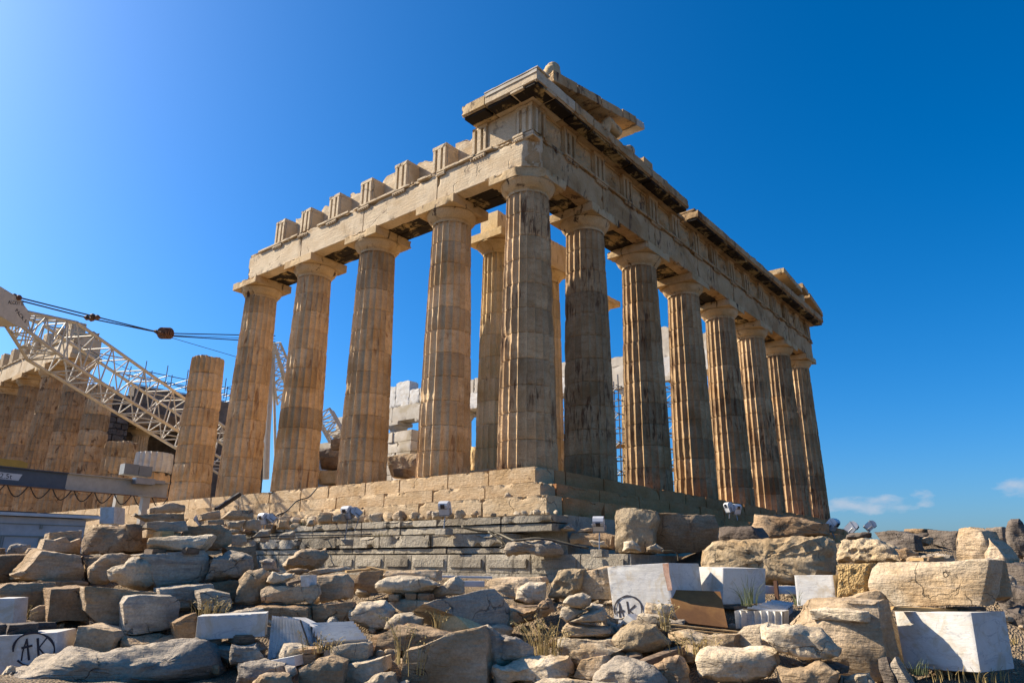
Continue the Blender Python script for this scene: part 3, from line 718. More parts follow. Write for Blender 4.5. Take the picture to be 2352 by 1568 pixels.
# broken sculpture on the gable corner, horse head and reclining figure in the pediment
def lump(name, spine, rad, mat, label, cat, seed=0, group=None, amp=.03, n=22):
    """a carved or broken stone mass that follows a spine with changing radii"""
    pts = [np.array(p, float) for p in spine]; m = MB(); K = 7
    cx = []; rr = []
    for i in range(len(pts)-1):
        for k in range(K):
            t = k/K; cx.append(pts[i]*(1-t)+pts[i+1]*t); rr.append(rad[i]*(1-t)+rad[i+1]*t)
    cx.append(pts[-1]); rr.append(rad[-1])
    rr[0] *= .5; rr[-1] *= .45
    m.tube(cx, rr, n)
    V = m.V[0]; nrm = fbm(V*3+seed, 4)*amp*2+np.clip(ridge(V*2.1+seed, 2), 0, 1)*amp
    c = np.repeat(np.array(cx), n, 0); d = V-c; d /= np.linalg.norm(d, axis=1)[:, None]+1e-6
    m.V[0] = V+d*nrm[:, None]
    o = m.build(name, mat, smooth=True, angle=60); return tag(o, label, cat, group)
lump('sculpture_fragment', [(.12, .74, 13.42), (.12, .84, 13.85), (.08, 1.02, 14.22), (.06, 1.08, 14.5)], [.42, .36, .30, .16], M['cap'], 'broken stone sculpture stump perched on the top gable corner', 'sculpture', 3, amp=.05)
lump('horse_head', [(.0, 4.35, 13.1), (.1, 4.5, 13.55), (.22, 4.62, 13.86), (.34, 4.95, 13.72), (.46, 5.2, 13.52)], [.34, .27, .25, .20, .15], M['cap'], 'carved horse head rising in the broken pediment', 'sculpture', 5)
lump('reclining_figure', [(.1, 5.4, 13.12), (.25, 5.75, 13.2), (.2, 6.25, 13.35), (.15, 6.55, 13.6), (.15, 6.7, 13.72)], [.16, .2, .25, .2, .12], M['cap'], 'small reclining statue on the cornice under the raking slab end', 'sculpture', 7)
m = MB(); m.add(*rblock((-.35, 7.25, 13.08), (.4, 8.05, 13.62), .09, .02, .12, 5)); o = m.build('stone_block', M['entE'], smooth=True, angle=40)
tag(o, 'squarish stone block standing on the cornice beside the pediment end', 'block')
lump('sculpture_fragment', [(.2, 28.0, 13.1), (.2, 28.2, 13.5), (.2, 28.5, 13.8)], [.25, .25, .14], M['cap'], 'worn carved lump in the far right gable corner', 'sculpture', 9)
# ------------------------------------------------------------------ other columns of the ruin
def freecol(c, z0, ztop, label, seed, mat, rb=.953, rt=.742, full=None, cap=False, group=None, capz=None, wear=1.4, name='broken_column', drums=None, block=None):
    t = thing(name, label, 'column', (c[0], c[1], z0), group)
    h = ztop-z0
    nd = drums or max(2, int(round(h/.95)))
    kw = {} if cap else dict(broken=(full or 9.6))
    s = fluted(c, z0, ztop, rb, rt, seed, nd, wear=wear, jw=.02 if cap else .085, **kw).build('shaft', mat, t, smooth=True, angle=38)
    if cap:
        capital(c, seed, rt, capz or (ztop+.02, ztop+.42, ztop+.78), hw=capz[3] if capz and len(capz) > 3 else 1.0).build('capital', M['cap'] if mat is not M['honey'] else M['honey'], t, smooth=True, angle=35)
    return t
freecol((SPX[5], 1.02), CB, 7.1, 'tall broken column stump of honey marble left of the standing colonnade', 61, M['col'], full=9.6)
t = freecol((SPX[6], 1.02), CB, 1.5, 'low column stump carrying a fresh white replacement drum', 62, M['col'])
m = fluted((SPX[6], 1.02), 1.52, 2.55, .945, .93, 63, 1, wear=0); m.build('new_drum', M['white'], t, smooth=True, angle=38)
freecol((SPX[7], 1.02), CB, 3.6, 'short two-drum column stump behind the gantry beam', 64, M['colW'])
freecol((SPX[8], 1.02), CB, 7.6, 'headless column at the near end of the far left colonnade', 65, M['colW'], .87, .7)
west = thing('colonnade', 'far left stretch of honey marble colonnade with triglyph frieze behind the crane boom', 'colonnade', (-50, 1.02, CB))
for i in range(9, 15):
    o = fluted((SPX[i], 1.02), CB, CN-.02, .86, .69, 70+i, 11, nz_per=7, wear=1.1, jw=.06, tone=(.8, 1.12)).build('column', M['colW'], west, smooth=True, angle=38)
    capital((SPX[i], 1.02), i).build('capital', M['cap'], o, smooth=True, angle=35)
for i in range(9, 15):
    m = MB(); a = SPX[i]+(.75 if i == 9 else 0); V, F = sideblock(S, SPX[i+1]+.01, a-.01, 0, -1.75, AB, AZ, step=.25, amp=.012, chip=.1, seed=i); m.add(V, F)
    m.build('architrave_block', M['ent'], west, smooth=True, angle=35)
    V, F = sideblock(S, SPX[i+1], a-.3, -.015, .1, AT+.01, AT+.125, step=.15, amp=.005, chip=.05, seed=i*1.7)
    m = MB(); m.add(V, F); m.build('taenia', M['ent'], west)
    for k in (0, 1):
        c = SPX[i]-.5-k*2.145
        triglyph(S, c, .76, M['ent'], depth=.9, top=FT, seed=i+k).build('triglyph', M['ent'], west)
        m = MB(); m.add(*ragged(S, c-1.7, c-.4, -.5, -.95, AZ+.004, 12.45, i+k*3.3, .3)); m.build('backing_slab', M['ent'], west, smooth=True, angle=40)
m = MB(); m.add(*ragged(S, -41.2, -39.4, -.3, -1.9, AZ+.01, 12.5, 4.4, .7)); m.build('broken_block', M['cap'], west, smooth=True, angle=40)

# porch columns inside the east front
freecol((-5.7, 5.0), .45, 9.85, 'golden porch column with wide capital seen left of the corner column', 81, M['honey'], .83, .66, cap=True, capz=(9.87, 10.28, 10.66, .98), name='porch_column', wear=1.1)
m = MB(); m.add(*rblock((-6.3, 4.45, 10.665), (-5.3, 5.5, 11.75), .12, .006, .05, 3)); o = m.build('marble_block', M['honey'], smooth=True, angle=35); tag(o, 'golden square block standing on the porch column capital', 'block')
t = freecol((-5.8, 8.6), .45, 9.75, 'golden porch column carrying a beam block, seen right of the corner column', 82, M['honey'], .83, .66, cap=True, capz=(9.77, 10.15, 10.45, .95), name='porch_column', wear=.4)
m = MB(); m.add(*rblock((-6.6, 7.75, 10.455), (-5.0, 9.75, 11.62), .12, .006, .09, 8)); o = m.build('beam_block', M['honey'], smooth=True, angle=35); tag(o, 'golden architrave block lying on the second porch column', 'block')
freecol((-5.6, 12.6), .45, 9.35, 'porch column whose capital edge peeks between the east front columns', 83, M['honey'], .83, .66, cap=True, capz=(9.37, 9.75, 10.05, .98), name='porch_column', wear=.6)
m = MB(); m.add(*rblock((-9.0, 3.6, CB-.02), (-4.3, 27.3, .45), .5, .01, .05, 3)); o = m.build('porch_step', M['step'], smooth=True, angle=35); tag(o, 'low marble platform under the golden porch columns', 'platform')

# north colonnade, partly rebuilt in white marble
north = thing('colonnade', 'rebuilt white and cream colonnade beam line on the far side of the temple', 'colonnade', (-25, 29.9, CB))
for i in range(1, 12):
    wh = i in (8, 9)
    o = fluted((SPX[i], 29.86), CB, CN-.02, .953, .742, 100+i, 11, nz_per=3, wear=.7).build('column', M['restore'] if wh else M['honey'], north, smooth=True, angle=38)
    capital((SPX[i], 29.86), i+30).build('capital', M['restore'], o, smooth=True, angle=35)
for i in range(1, 11):
    m = MB(); V, F = sideblock(lambda u, v, z: (u, 28.99+v, z), SPX[i+1]+.01, SPX[i]-.01, 0, 1.7, AB, AZ+.15, step=.3, amp=.012, chip=.1, seed=i*2.2); m.add(V, F)
    m.build('architrave_block', M['white'] if i in (1, 2, 4, 6) else M['restore'], north, smooth=True, angle=35)
rnd = random.Random(12); x = -3.0
while x > -45:
    w = rnd.uniform(1.2, 2.2); h = 12.95+rnd.uniform(-.25, .25)+(.9 if rnd.random() < .25 else 0)
    if -13.2 < x < -11.0: h = 12.4
    m = MB(); m.add(*ragged(lambda u, v, z: (u, 29.1+v, z), x-w+.02, x-.02, 0, 1.2, AZ+.16, h, x, .25)); m.build('frieze_block', M['white'] if rnd.random() < .3 else M['restore'], north, smooth=True, angle=40)
    x -= w

# ruined inner walls
def wallruin(name, label, x0, x1, y0, y1, z0, prof, mat, seed, bh=.55, lens=(1.0, 1.8)):
    """coursed wall with a stepped broken top; prof(t) gives the top height along it"""
    m = MB(); rnd = random.Random(seed); z = z0; L = max(x1-x0, y1-y0); alongx = (x1-x0) > (y1-y0)
    while z < z0+12:
        a = rnd.uniform(-.6, 0); any_ = False
        while a < L:
            w = rnd.uniform(*lens); b = min(a+w, L); t = (max(a, 0)+b)/2/L
            if z+bh*.6 < prof(t)+rnd.uniform(-.25, .25):
                any_ = True; a_ = max(a, 0)
                j = rnd.uniform(-.05, .05)
                lo, hi = ((x0+a_+.008, y0+j, z+.004), (x0+b-.008, y1, z+bh-.004)) if alongx else ((x0, y0+a_+.008, z+.004), (x1+j, y0+b-.008, z+bh-.004))
                if b-a_ > .15: m.add(*rblock(lo, hi, .22, .015, .14, seed+a*3+z), tone=rnd.uniform(.8, 1.15))
            a = b
        z += bh
        if not any_: break
    return tag(m.build(name, mat, smooth=True, angle=40), label, 'wall', kind='thing')
wallruin('ruined_wall', 'broken stepped cream wall inside the temple between the flank columns', -31, -17, 23.5, 24.6, CB, lambda t: 1.4 if t < .55 else (4.2 if t < .8 else 5.4), M['tan'], 5, bh=1.05, lens=(1.6, 2.6))
wallruin('ruined_wall', 'low golden wall scrap seen beside the porch column foot', -17, -12, 22, 23, CB, lambda t: 3.4, M['honey'], 6)
wallruin('ruined_wall', 'rough pale rubble wall with ragged top far inside the temple', -48, -33, 26, 27, CB, lambda t: 7.6+2.6*abs(math.sin(t*9))*.5, M['restore'], 7, bh=.95, lens=(1.4, 2.4))
# dark west cella wall with doorway
wd = thing('cella_wall', 'dark stone wall with a tall black doorway behind the crane boom', 'wall', (-52, 14, CB)); wd['kind'] = 'thing'
def wl_(lo, hi, nm, mat, st=.5, seed=1): 
    m = MB(); m.add(*rblock(lo, hi, st, .02, .06, seed)); return m.build(nm, mat, wd, smooth=True, angle=40)
m = MB(); rnd = random.Random(31); z = CB
while z < 10.6:
    a = 5.2
    while a < 10.3:
        w = rnd.uniform(.5, 1.1); b = min(a+w, 10.35); m.add(*rblock((-53.2, a+.01, z+.005), (-52+rnd.uniform(-.12, .06), b-.01, z+.5), .2, .03, .12, a+z), tone=rnd.uniform(.75, 1.2)); a = b
    z += .51
m.build('masonry', M['dark'], wd, smooth=True, angle=40)
wl_((-53.2, 10.3, 8.6), (-51.9, 21, 9.8), 'lintel', M['brown'])
wl_((-53.4, 10.36, 9.81), (-52.2, 24, 12.1), 'upper_masonry', M['dark'])
wl_((-53.2, 18, CB), (-52, 24, 8.6), 'masonry', M['dark'], seed=4)
wl_((-62, 10, CB), (-61.5, 24, 9.2), 'back_masonry', M['dark'], .8, 6)
wl_((-61.4, 10.3, 8.9), (-53.3, 21, 9.5), 'ceiling_slab', M['dark'], .8, 7)
wl_((-75, 5.2, CB), (-53.3, 6.2, 10.4), 'side_masonry', M['dark'], .8, 8)
freecol((-54.5, 12.6), CB, 8.0, 'brown column standing inside the dark doorway', 91, M['col'], .85, .68, cap=True, name='inner_column')

# ------------------------------------------------------------------ scaffolding inside
def scaffold(name, label, x0, x1, y0, y1, z0, z1, nx, ny, dz, deck=()):
    t = thing(name, label, 'scaffolding', ((x0+x1)/2, (y0+y1)/2, z0)); r = .045
    xs = np.linspace(x0, x1, nx); ys = np.linspace(y0, y1, ny); zs = np.arange(z0+.4, z1, dz)
    m = MB()
    for x in xs:
        for y in ys: m.tube([(x, y, z0), (x, y, z1+.5)], r, 5)
    m.build('uprights', M['galv'], t)
    m = MB()
    for z in zs:
        for y in ys: m.tube([(x0-.3, y, z), (x1+.3, y, z)], r*.9, 5)
        for x in xs: m.tube([(x, y0-.3, z+.06), (x, y1+.3, z+.06)], r*.9, 5)
    m.build('ledgers', M['galv'], t)
    m = MB()
    for i in range(len(zs)-1):
        for k in range(nx-1):
            a, b = (xs[k], xs[k+1]) if (i+k) % 2 else (xs[k+1], xs[k])
            m.tube([(a, y0-.06, zs[i]), (b, y0-.06, zs[i+1])], r*.8, 5)
    if m.n: m.build('braces', M['galv'], t)
    for z in deck:
        m = MB()
        for k in range(5): m.box((x0, y0+(y1-y0)*k/5+.01, z+.1), (x1, y0+(y1-y0)*(k+1)/5-.01, z+.15))
        m.build('deck', M['wood'], t)
    return t
scaffold('scaffolding', 'tube scaffolding seen between the second and third front columns', -17.6, -12.4, 26.4, 28.0, CB, 9.6, 5, 2, 1.0, (2.0, 5.0))
scaffold('scaffolding', 'tube scaffolding seen between the third and fourth front columns', -11.6, -7.4, 26.2, 27.6, CB, 9.4, 4, 2, 1.05, (3.0,))
scaffold('scaffolding', 'thin roof scaffolding above the dark doorway behind the boom', -54, -51, 10.5, 22, 12.1, 13.6, 2, 7, .6)

# ------------------------------------------------------------------ lattice crane
crane = thing('crane', 'cream lattice boom crane slanting across the left of the ruin', 'crane', tuple(at(612, 1100, 43.5)))
A0 = np.array(at(88, 762, 28.5)); A1 = np.array(at(418, 976, 38)); 
ax = A1-A0; Lb = np.linalg.norm(ax); ax /= Lb
A2 = A0+ax*(Lb+5.5)
side = np.cross(ax, [0, 0, 1.0]); side /= np.linalg.norm(side); upv = np.cross(side, ax)
def lattice(P0, P1, w0, w1, nb, name, r=.055, mat=None, parent=None, h0=None, h1=None):
    d = P1-P0; L = np.linalg.norm(d); d = d/L; s = np.cross(d, [0, 0, 1.0]); s /= np.linalg.norm(s); u = np.cross(s, d)
    h0 = h0 or w0; h1 = h1 or w1
    def cr_(t, a, b): 
        w = w0+(w1-w0)*t; h = h0+(h1-h0)*t; return P0+d*L*t+s*a*w/2+u*b*h/2
    m = MB(); 
    for a, b in ((1, 1), (1, -1), (-1, 1), (-1, -1)): m.tube([cr_(0, a, b), cr_(1, a, b)], r*1.45, 6)
    m.build(name+'_chords', mat, parent)
    m = MB(); cs = [(1, 1), (1, -1), (-1, -1), (-1, 1)]
    for i in range(nb):
        t0, t1 = i/nb, (i+1)/nb
        for k in range(4):
            p, q = cs[k], cs[(k+1) % 4]
            if i % 2: p, q = q, p
            m.tube([cr_(t0, *p), cr_(t1, *q)], r*.66, 5, cap=False)
            m.tube([cr_(t0, *cs[k]), cr_(t0, *cs[(k+1) % 4])], r*.7, 5, cap=False)
    m.build(name+'_lacing', mat, parent)
B0 = np.array(at(20, 722, 26.6)); B1 = A0+ax*.8
lattice(B0+(B1-B0)*.15, B1, .62, 1.72, 5, 'boom_tip', .05, M['white_paint'], crane)
lattice(B1, A2, 1.72, 1.72, 13, 'boom', .05, M['white_paint'], crane)
# plate head with riveted sides and lettering
hd = (B1-B0); hl = np.linalg.norm(hd); hd = hd/hl; hs = np.cross(hd, [0, 0, 1.0]); hs /= np.linalg.norm(hs); hu = np.cross(hs, hd)
H0 = B0
def hp(a, b, c): return H0+hd*a+hu*b+hs*c
m = MB()
outl = [(-1.2, -.44), (.17, -.45), (.66, -.25), (.66, .29), (.14, .49), (-.10, .62), (-1.2, .6)]
for c in (-.36, .36): m.prism(outl, lambda a, b, d: hp(a, b, d), c-.02, c+.02)
m.prism([(-1.2, -.41), (.17, -.42), (.62, -.24), (.62, -.2), (.17, -.38), (-1.2, -.37)], lambda a, b, d: hp(a, b, d), -.335, .335)
m.build('boom_head', M['white_paint'], crane)
m = MB()
for a, b in ((-.75, .52), (-.35, .56)): m.lathe([(.05, -.2), (.17, -.19), (.17, -.13), (.13, -.1), (.13, .1), (.17, .13), (.17, .19), (.05, .2)], (0, 0, 0), 14); V = m.V[-1]; m.V[-1] = np.array([hp(a+v[0], b+v[1], v[2]) for v in V])
m.build('sheave', M['rust'], crane)
def text_on(body, o, ux, uz, size, parent, mat, name='lettering', depth=.004, align='LEFT'):
    """raised lettering on a plane spanned by ux, uz"""
    cu = bpy.data.curves.new(name, 'FONT'); cu.body = body; cu.size = size; cu.extrude = depth; cu.align_x = align
    tmp = bpy.data.objects.new('tmp', cu); COL.objects.link(tmp); bpy.context.view_layer.update()
    dg = bpy.context.evaluated_depsgraph_get(); me = bpy.data.meshes.new_from_object(tmp.evaluated_get(dg))
    V = np.array([v.co[:] for v in me.vertices]); F = [list(p.vertices) for p in me.polygons]
    bpy.data.objects.remove(tmp); 
    n = np.cross(ux, uz); W_ = np.array(o)+V[:, :1]*ux+V[:, 1:2]*uz+V[:, 2:]*n
    mb = MB(); mb.V.append(W_); mb.T.append(np.ones(len(W_))); mb.n = len(W_)
    for f in F:
        for k in range(1, len(f)-1): mb.F3.append(np.array([[f[0], f[k], f[k+1]]]))
    return mb.build(name, mat, parent, fixn=False)
csd = .384 if (hs@(CAMP-H0)) > 0 else -.384
fx = hd if csd > 0 else hd
# readable from the camera side
ux = hd if np.dot(np.cross(hd, hu), CAMP-H0) > 0 else -hd
text_on('ALCOTTE', hp(-.62, .16, csd), (hd*.93+hu*.36), hu*.93-hd*.36, .19, crane, M['ink'])
text_on('PACK 5', hp(-.2, .05, csd), (hd*.95-hu*.3), hu*.95+hd*.3, .22, crane, M['ink'])
# cables, turnbuckles and a sheave block
def cabl(q, r, name='cable', mat=None, sag=0):
    pts = []
    for i in range(len(q)-1):
        a, b = np.array(q[i]), np.array(q[i+1])
        for k in range(8): 
            t = k/8; p = a*(1-t)+b*t; p[2] -= sag*4*t*(1-t); pts.append(p)
    pts.append(np.array(q[-1])); m = MB(); m.tube(pts, r, 5); return m.build(name, mat or M['black'], crane)
c0 = at(30, 680, 26.3); c0b = at(45, 690, 26.6); bl = at(372, 765, 34.5); e1 = at(632, 771, 43); e2 = at(632, 786, 43); e1b = at(640, 800, 43)
cabl([c0, at(218, 727, 30.5), bl], .032, 'pendant_cable'); cabl([c0b, at(205, 731, 30.5), bl], .032, 'pendant_cable')
cabl([bl, e1], .03, 'pendant_cable'); cabl([bl+np.array([0, 0, -.12]), e2], .03, 'pendant_cable'); cabl([bl+np.array([0, 0, -.1]), at(632, 779, 43)], .015, 'pendant_cable')
cabl([at(392, 775, 35), at(545, 820, 40)], .016, 'hoist_rope'); cabl([A0+np.array([0, 0, .5]), at(420, 890, 38), at(545, 880, 41)], .014, 'hoist_rope', sag=.35)
for p, d, s in (((218, 727), 30.5, .2), ((205, 731), 30.5, .2), ((365, 763), 34.4, .17), ((38, 682), 26.4, .2)):
    m = MB(); q0 = at(p[0]-11, p[1]-3, d); q1 = at(p[0]+11, p[1]+3.2, d); m.tube([q0, q0*.75+q1*.25, q0*.5+q1*.5, q0*.25+q1*.75, q1], [.06, s*.62, s*.4, s*.62, .06], 7); m.build('turnbuckle', M['rust'], crane)
m = MB(); dr = (e1-bl)/np.linalg.norm(e1-bl)
for k in range(5): q = bl+dr*(.12*k); m.tube([q-dr*.03, q+dr*.03], .30, 14)
m.tube([bl-dr*.3, bl+dr*.7], .09, 8); m.build('sheave_block', M['rust'], crane)
# back mast legs and luffing strut behind the flank columns
mt = MB(); mt.tube([at(611, 1100, 43.5), at(614, 1000, 43.5), at(627, 790, 43.5)], .19, 8); mt.build('mast', M['white_paint'], crane)
mt = MB(); mt.tube([at(634, 1100, 44.5), at(627, 790, 43.5)], .09, 7); mt.build('mast', M['white_paint'], crane)
lattice(np.array(at(630, 790, 43)), np.array(at(668, 920, 45)), .5, 1.2, 8, 'back_strut', .05, M['white_paint'], crane)
lattice(np.array(at(745, 950, 46)), np.array(at(778, 1010, 46)), 1.0, 1.0, 4, 'lower_strut', .06, M['white_paint'], crane)

# ------------------------------------------------------------------ gantry with hoist
gan = thing('gantry', 'painted overhead gantry beam with 2.5t plate and hoist at the left edge', 'gantry', tuple(at(330, 1225, 27.6)))
G0 = np.array(at(-60, 1086, 24.2)); G1 = np.array(at(384, 1126, 29)); gd = G1-G0; gL = np.linalg.norm(gd); gd /= gL
gs = np.cross(gd, [0, 0, 1.0]); gs /= np.linalg.norm(gs); gu = np.cross(gs, gd)
if gs@(CAMP-G0) < 0: gs = -gs
def gp(a, b, c): return G0+gd*a+gu*b+gs*c
Ts = (np.array(at(155, 1105, 26.2))-G0)@gd
for a0, a1, nm, mt_ in ((0, Ts, 'beam_section', M['grey_paint']), (Ts+.002, gL, 'beam_section', M['beam_white'])):
    m = MB()
    for (b0, b1, c) in ((.27, .30, .16), (-.30, -.27, .16), (-.27, .27, .012)):
        m.prism([(a0, b0), (a1, b0), (a1, b1), (a0, b1)], lambda a, b, d: gp(a, b, d), -c, c)
    m.build(nm, mt_, gan)
m = MB(); m.prism([(0, -.31), (gL, -.31), (gL, -.302), (0, -.302)], lambda a, b, d: gp(a, b, d), -.17, .17); m.build('rust_edge', M['rust'], gan)
a_ = (np.array(at(14, 1094, 24.9))-G0)@gd
pl_ = [(a_-.65, -.10), (a_+.38, -.12), (a_+.46, .10), (a_-.65, .12)]
m = MB(); m.prism(pl_, lambda a, b, d: gp(a, b, d), .012, .018); m.build('number_plate', M['lamp_white'], gan)
text_on('2.5t', gp(a_-.2, -.085, .020), gd, gu, .24, gan, M['ink'])
def post(px0, py0, px1, py1, d, mat):
    a = np.array(at(px0, py0, d)); b = np.array(at(px1, py1, d)); b[:2] = a[:2]
    m = MB(); w = .13
    m.box((a[0]-w, a[1]-w, b[2]-1.2), (a[0]+w, a[1]+w, a[2])); m.box((a[0]-.2, a[1]-.2, a[2]-.06), (a[0]+.2, a[1]+.2, a[2]-.0))
    return m.build('post', mat, gan)
post(335, 1137, 329, 1215, 27.9, M['beam_white']); post(274, 1132, 268, 1205, 28.6, M['beam_white'])
m = MB(); k = (np.array(at(308, 1085, 28))-G0)@gd
m.prism([(k-.55, .42), (k-.02, .42), (k-.02, .82), (k-.55, .82)], lambda a, b, d: gp(a, b, d), .0, .45)
m.prism([(k+.0, .42), (k+.48, .42), (k+.48, .80), (k+.0, .80)], lambda a, b, d: gp(a, b, d), .0, .45); m.build('control_box', M['box'], gan)
m = MB(); m.prism([(k-.1, .1), (k+.62, .12), (k+.62, .34), (k-.1, .34)], lambda a, b, d: gp(a, b, d), .17, .55); m.prism([(k+.3, .2), (k+1.1, .2), (k+1.1, .33), (k+.3, .33)], lambda a, b, d: gp(a, b, d), -.2, .3)
m.build('end_carriage', M['steel'], gan)
m = MB(); m.prism([(0, .31), (Ts*.52, .31), (Ts*.52, .48), (Ts*.44, .55), (0, .55)], lambda a, b, d: gp(a, b, d), -.15, .15); m.build('hoist', M['yellow'], gan)
m = MB()
for i in range(9):
    a = .3+i*gL/9.3; L2 = gL/10.5
    pts = [gp(a+L2*t, -.31-.36*math.sin(math.pi*t), .12) for t in np.linspace(0, 1, 9)]; m.tube(pts, .02, 5)
m.build('festoon_cable', M['black'], gan)

# ------------------------------------------------------------------ white site cabin
cab = thing('site_cabin', 'low white panelled site cabin half hidden behind stones at the left', 'cabin', tuple(at(110, 1300, 19)))
Q0 = np.array(at(-120, 1187, 17.6)); Q1 = np.array(at(214, 1192, 19.6)); Q1[2] = Q0[2] = -1.95
qd = Q1-Q0; qL = np.linalg.norm(qd); qd /= qL; qn = np.array([qd[1], -qd[0], 0]); 
if qn@(CAMP-Q0) < 0: qn = -qn
def qp(a, z, c): return np.array([Q0[0]+qd[0]*a+qn[0]*c, Q0[1]+qd[1]*a+qn[1]*c, Q0[2]+z])
def qbox(m, a0, a1, z0, z1, c0, c1): m.prism([(a0, z0), (a1, z0), (a1, z1), (a0, z1)], lambda a, b, d: qp(a, b, d), c0, c1)
m = MB(); qbox(m, 0, qL-.15, -1.9, -.02, -1.8, -.02); m.build('wall', M['shed'], cab)
m = MB(); qbox(m, -.1, qL+.15, 0, .075, -2.0, .18); m.build('fascia', M['fascia'], cab)
m = MB(); qbox(m, -.1, qL-1.3, .077, .11, -1.9, .05); qbox(m, qL-1.25, qL+.1, .077, .095, -1.9, .12); m.build('roof_felt', M['black'], cab)
m = MB()
for a in np.arange(.3, qL, .82): qbox(m, a, a+.035, -1.9, -.50, -.018, .012); qbox(m, a+.07, a+.085, -1.9, -.5, -.018, .006)
qbox(m, 0, qL-.16, -.50, -.47, -.018, .008); qbox(m, 0, qL-.16, -.2, -.18, -.018, .006)
m.build('panel_trim', M['trim'], cab)
m = MB(); qbox(m, qL*.62, qL*.62+.06, -.30, -.20, -.018, .03); m.build('junction_box', M['trim'], cab)
# ------------------------------------------------------------------ loose stones: each outline gets its own distance, thickness and size
CROPS = {'A': (0, 1148.4, 3.735), 'B': (574.2, 1148.4, 3.735), 'C': (1148.4, 1148.4, 3.735), 'D': (1722.7, 1119.7, 3.4957), 'P': (0, 0, 1.0)}
YD = ([1180, 1240, 1280, 1310, 1340, 1370, 1400, 1440, 1500, 1568, 1640], [19.5, 17.5, 16.5, 15.6, 14.7, 13.7, 12.8, 11.8, 10.7, 9.8, 9.0])
BASES = []      # ground control points
FACES = {}
STN = [0]
def resample(P, sp):
    Q = np.vstack([P, P[:1]]); L = np.linalg.norm(np.diff(Q, axis=0), axis=1); c = np.concatenate([[0], np.cumsum(L)])
    n = max(24, int(c[-1]/sp)); s = np.linspace(0, c[-1], n, endpoint=False)
    # keep the corners sharp: snap the nearest sample to each
    for v in c[:-1]:
        k = np.argmin(np.abs(s-v)); s[k] = v
    return np.stack([np.interp(s, c, Q[:, 0]), np.interp(s, c, Q[:, 1])], 1)
def rock(crop, pts, label, mat='tan', st='b', d=None, dd=0, t=None, yaw=None, ground=True, name=None, cat=None, tilt=0, group=None, amp=1.0):
    STN[0] += 1; seed = STN[0]*1.37
    ox, oy, s = CROPS[crop]
    P = np.array([[float(v) for v in q.split(',')] for q in pts.split()]); P = P/s+np.array([ox, oy])
    if d is None: d = float(np.interp(P[:, 1].max(), *YD))
    d += dd
    c = (P.max(0)+P.min(0))/2; C = at(c[0], c[1], d)
    if yaw is None: yaw = {'b': 10 if c[0] < 560 else (-16 if c[0] < 1500 else -28), 'r': -4, 'p': -18, 'w': -30}[st]
    a = math.radians(yaw); h = -ray(c[0], c[1]); h[2] = 0; h /= np.linalg.norm(h)
    n = np.array([h[0]*math.cos(a)-h[1]*math.sin(a), h[0]*math.sin(a)+h[1]*math.cos(a), 0])
    ux = np.array([-n[1], n[0], 0]); uz = np.array([0, 0, 1.0])
    if tilt:
        tt = math.radians(tilt); n0 = n; n = n0*math.cos(tt)+uz*math.sin(tt); uz = uz*math.cos(tt)-n0*math.sin(tt)
    R2 = []
    for x, y in P:
        r = ray(x, y); k = ((C-CAMP)@n)/(r@n); w = CAMP+r*k-C; R2.append([w@ux, w@uz])
    R2 = np.array(R2)
    if np.sum(R2[:, 0]*np.roll(R2[:, 1], -1)-np.roll(R2[:, 0], -1)*R2[:, 1]) < 0: R2 = R2[::-1]
    W, Hh = R2.max(0)-R2.min(0); size = math.sqrt(W*Hh)
    if t is None: t = min(max(.55*W, .35*Hh, .12), 1.1)
    sp = min(max(size/26, .022), .07)
    Q = resample(R2, sp); N = len(Q)
    nr2 = np.roll(Q, -1, 0)-np.roll(Q, 1, 0); nr2 /= np.linalg.norm(nr2, axis=1)[:, None]+1e-9; on_ = np.stack([nr2[:, 1], -nr2[:, 0]], 1)
    ar = np.abs(np.sum(R2[:, 0]*np.roll(R2[:, 1], -1)-np.roll(R2[:, 0], -1)*R2[:, 1]))/2
    xr = np.roll(R2, -1, 0); cr2 = R2[:, 0]*xr[:, 1]-xr[:, 0]*R2[:, 1]; G = ((R2+xr)*cr2[:, None]).sum(0)/(3*cr2.sum())
    if st != 'w':
        j = fbm(np.stack([Q[:, 0]*5, Q[:, 1]*5, np.full(N, seed)], 1), 4); Q = Q+on_*(j*(.018 if st == 'b' else .03)*min(1, size*1.5)*amp)[:, None]
    nf = max(6, int(.5*size/sp*.8)); ns = max(4, int(t/(sp*1.3)))
    fs = np.linspace(.0, 1, nf+1)[1:]
    if st in ('b', 'w'):
        e = .012 if st == 'b' else .006
        e = min(e, size*.05)
        sc = [max(.01, f*.985) for f in fs[:-1]]+[1-e/size*1.6, 1-e/size*.4, 1.0]; dp = [0]*(nf-1)+[0, e*.35, e*1.4]
        for k in range(1, ns+1): sc.append(1.0-.01*k/ns*(1 if st == 'b' else 0)); dp.append(e*1.4+(t-e*2.8)*k/ns)
        sc += [1-e/size*1.6, .5, .01]; dp += [t, t, t]
    else:
        pw = .42 if st == 'p' else .44
        ang = np.linspace(.0, math.pi, 1500); a1 = np.sin(ang)**(pw*.8); b1 = t/2*(1-np.sign(np.cos(ang))*np.abs(np.cos(ang))**(pw*1.1))
        al = np.concatenate([[0], np.cumsum(np.hypot(np.diff(a1)*size*.5, np.diff(b1)))]); na = max(16, int(al[-1]/(sp*1.25)))
        aa = np.linspace(0, al[-1], na); sc = list(np.interp(aa, al, a1)); dp = list(np.interp(aa, al, b1))
        sc[0] = .01; sc[-1] = .01
    sc = np.array(sc); dp = np.array(dp); m_ = len(sc)
    L2 = G+(Q-G)[None]*sc[:, None, None]
    V = C+L2[..., :1]*ux+L2[..., 1:]*uz-n*dp[:, None, None]
    V = V.reshape(-1, 3)
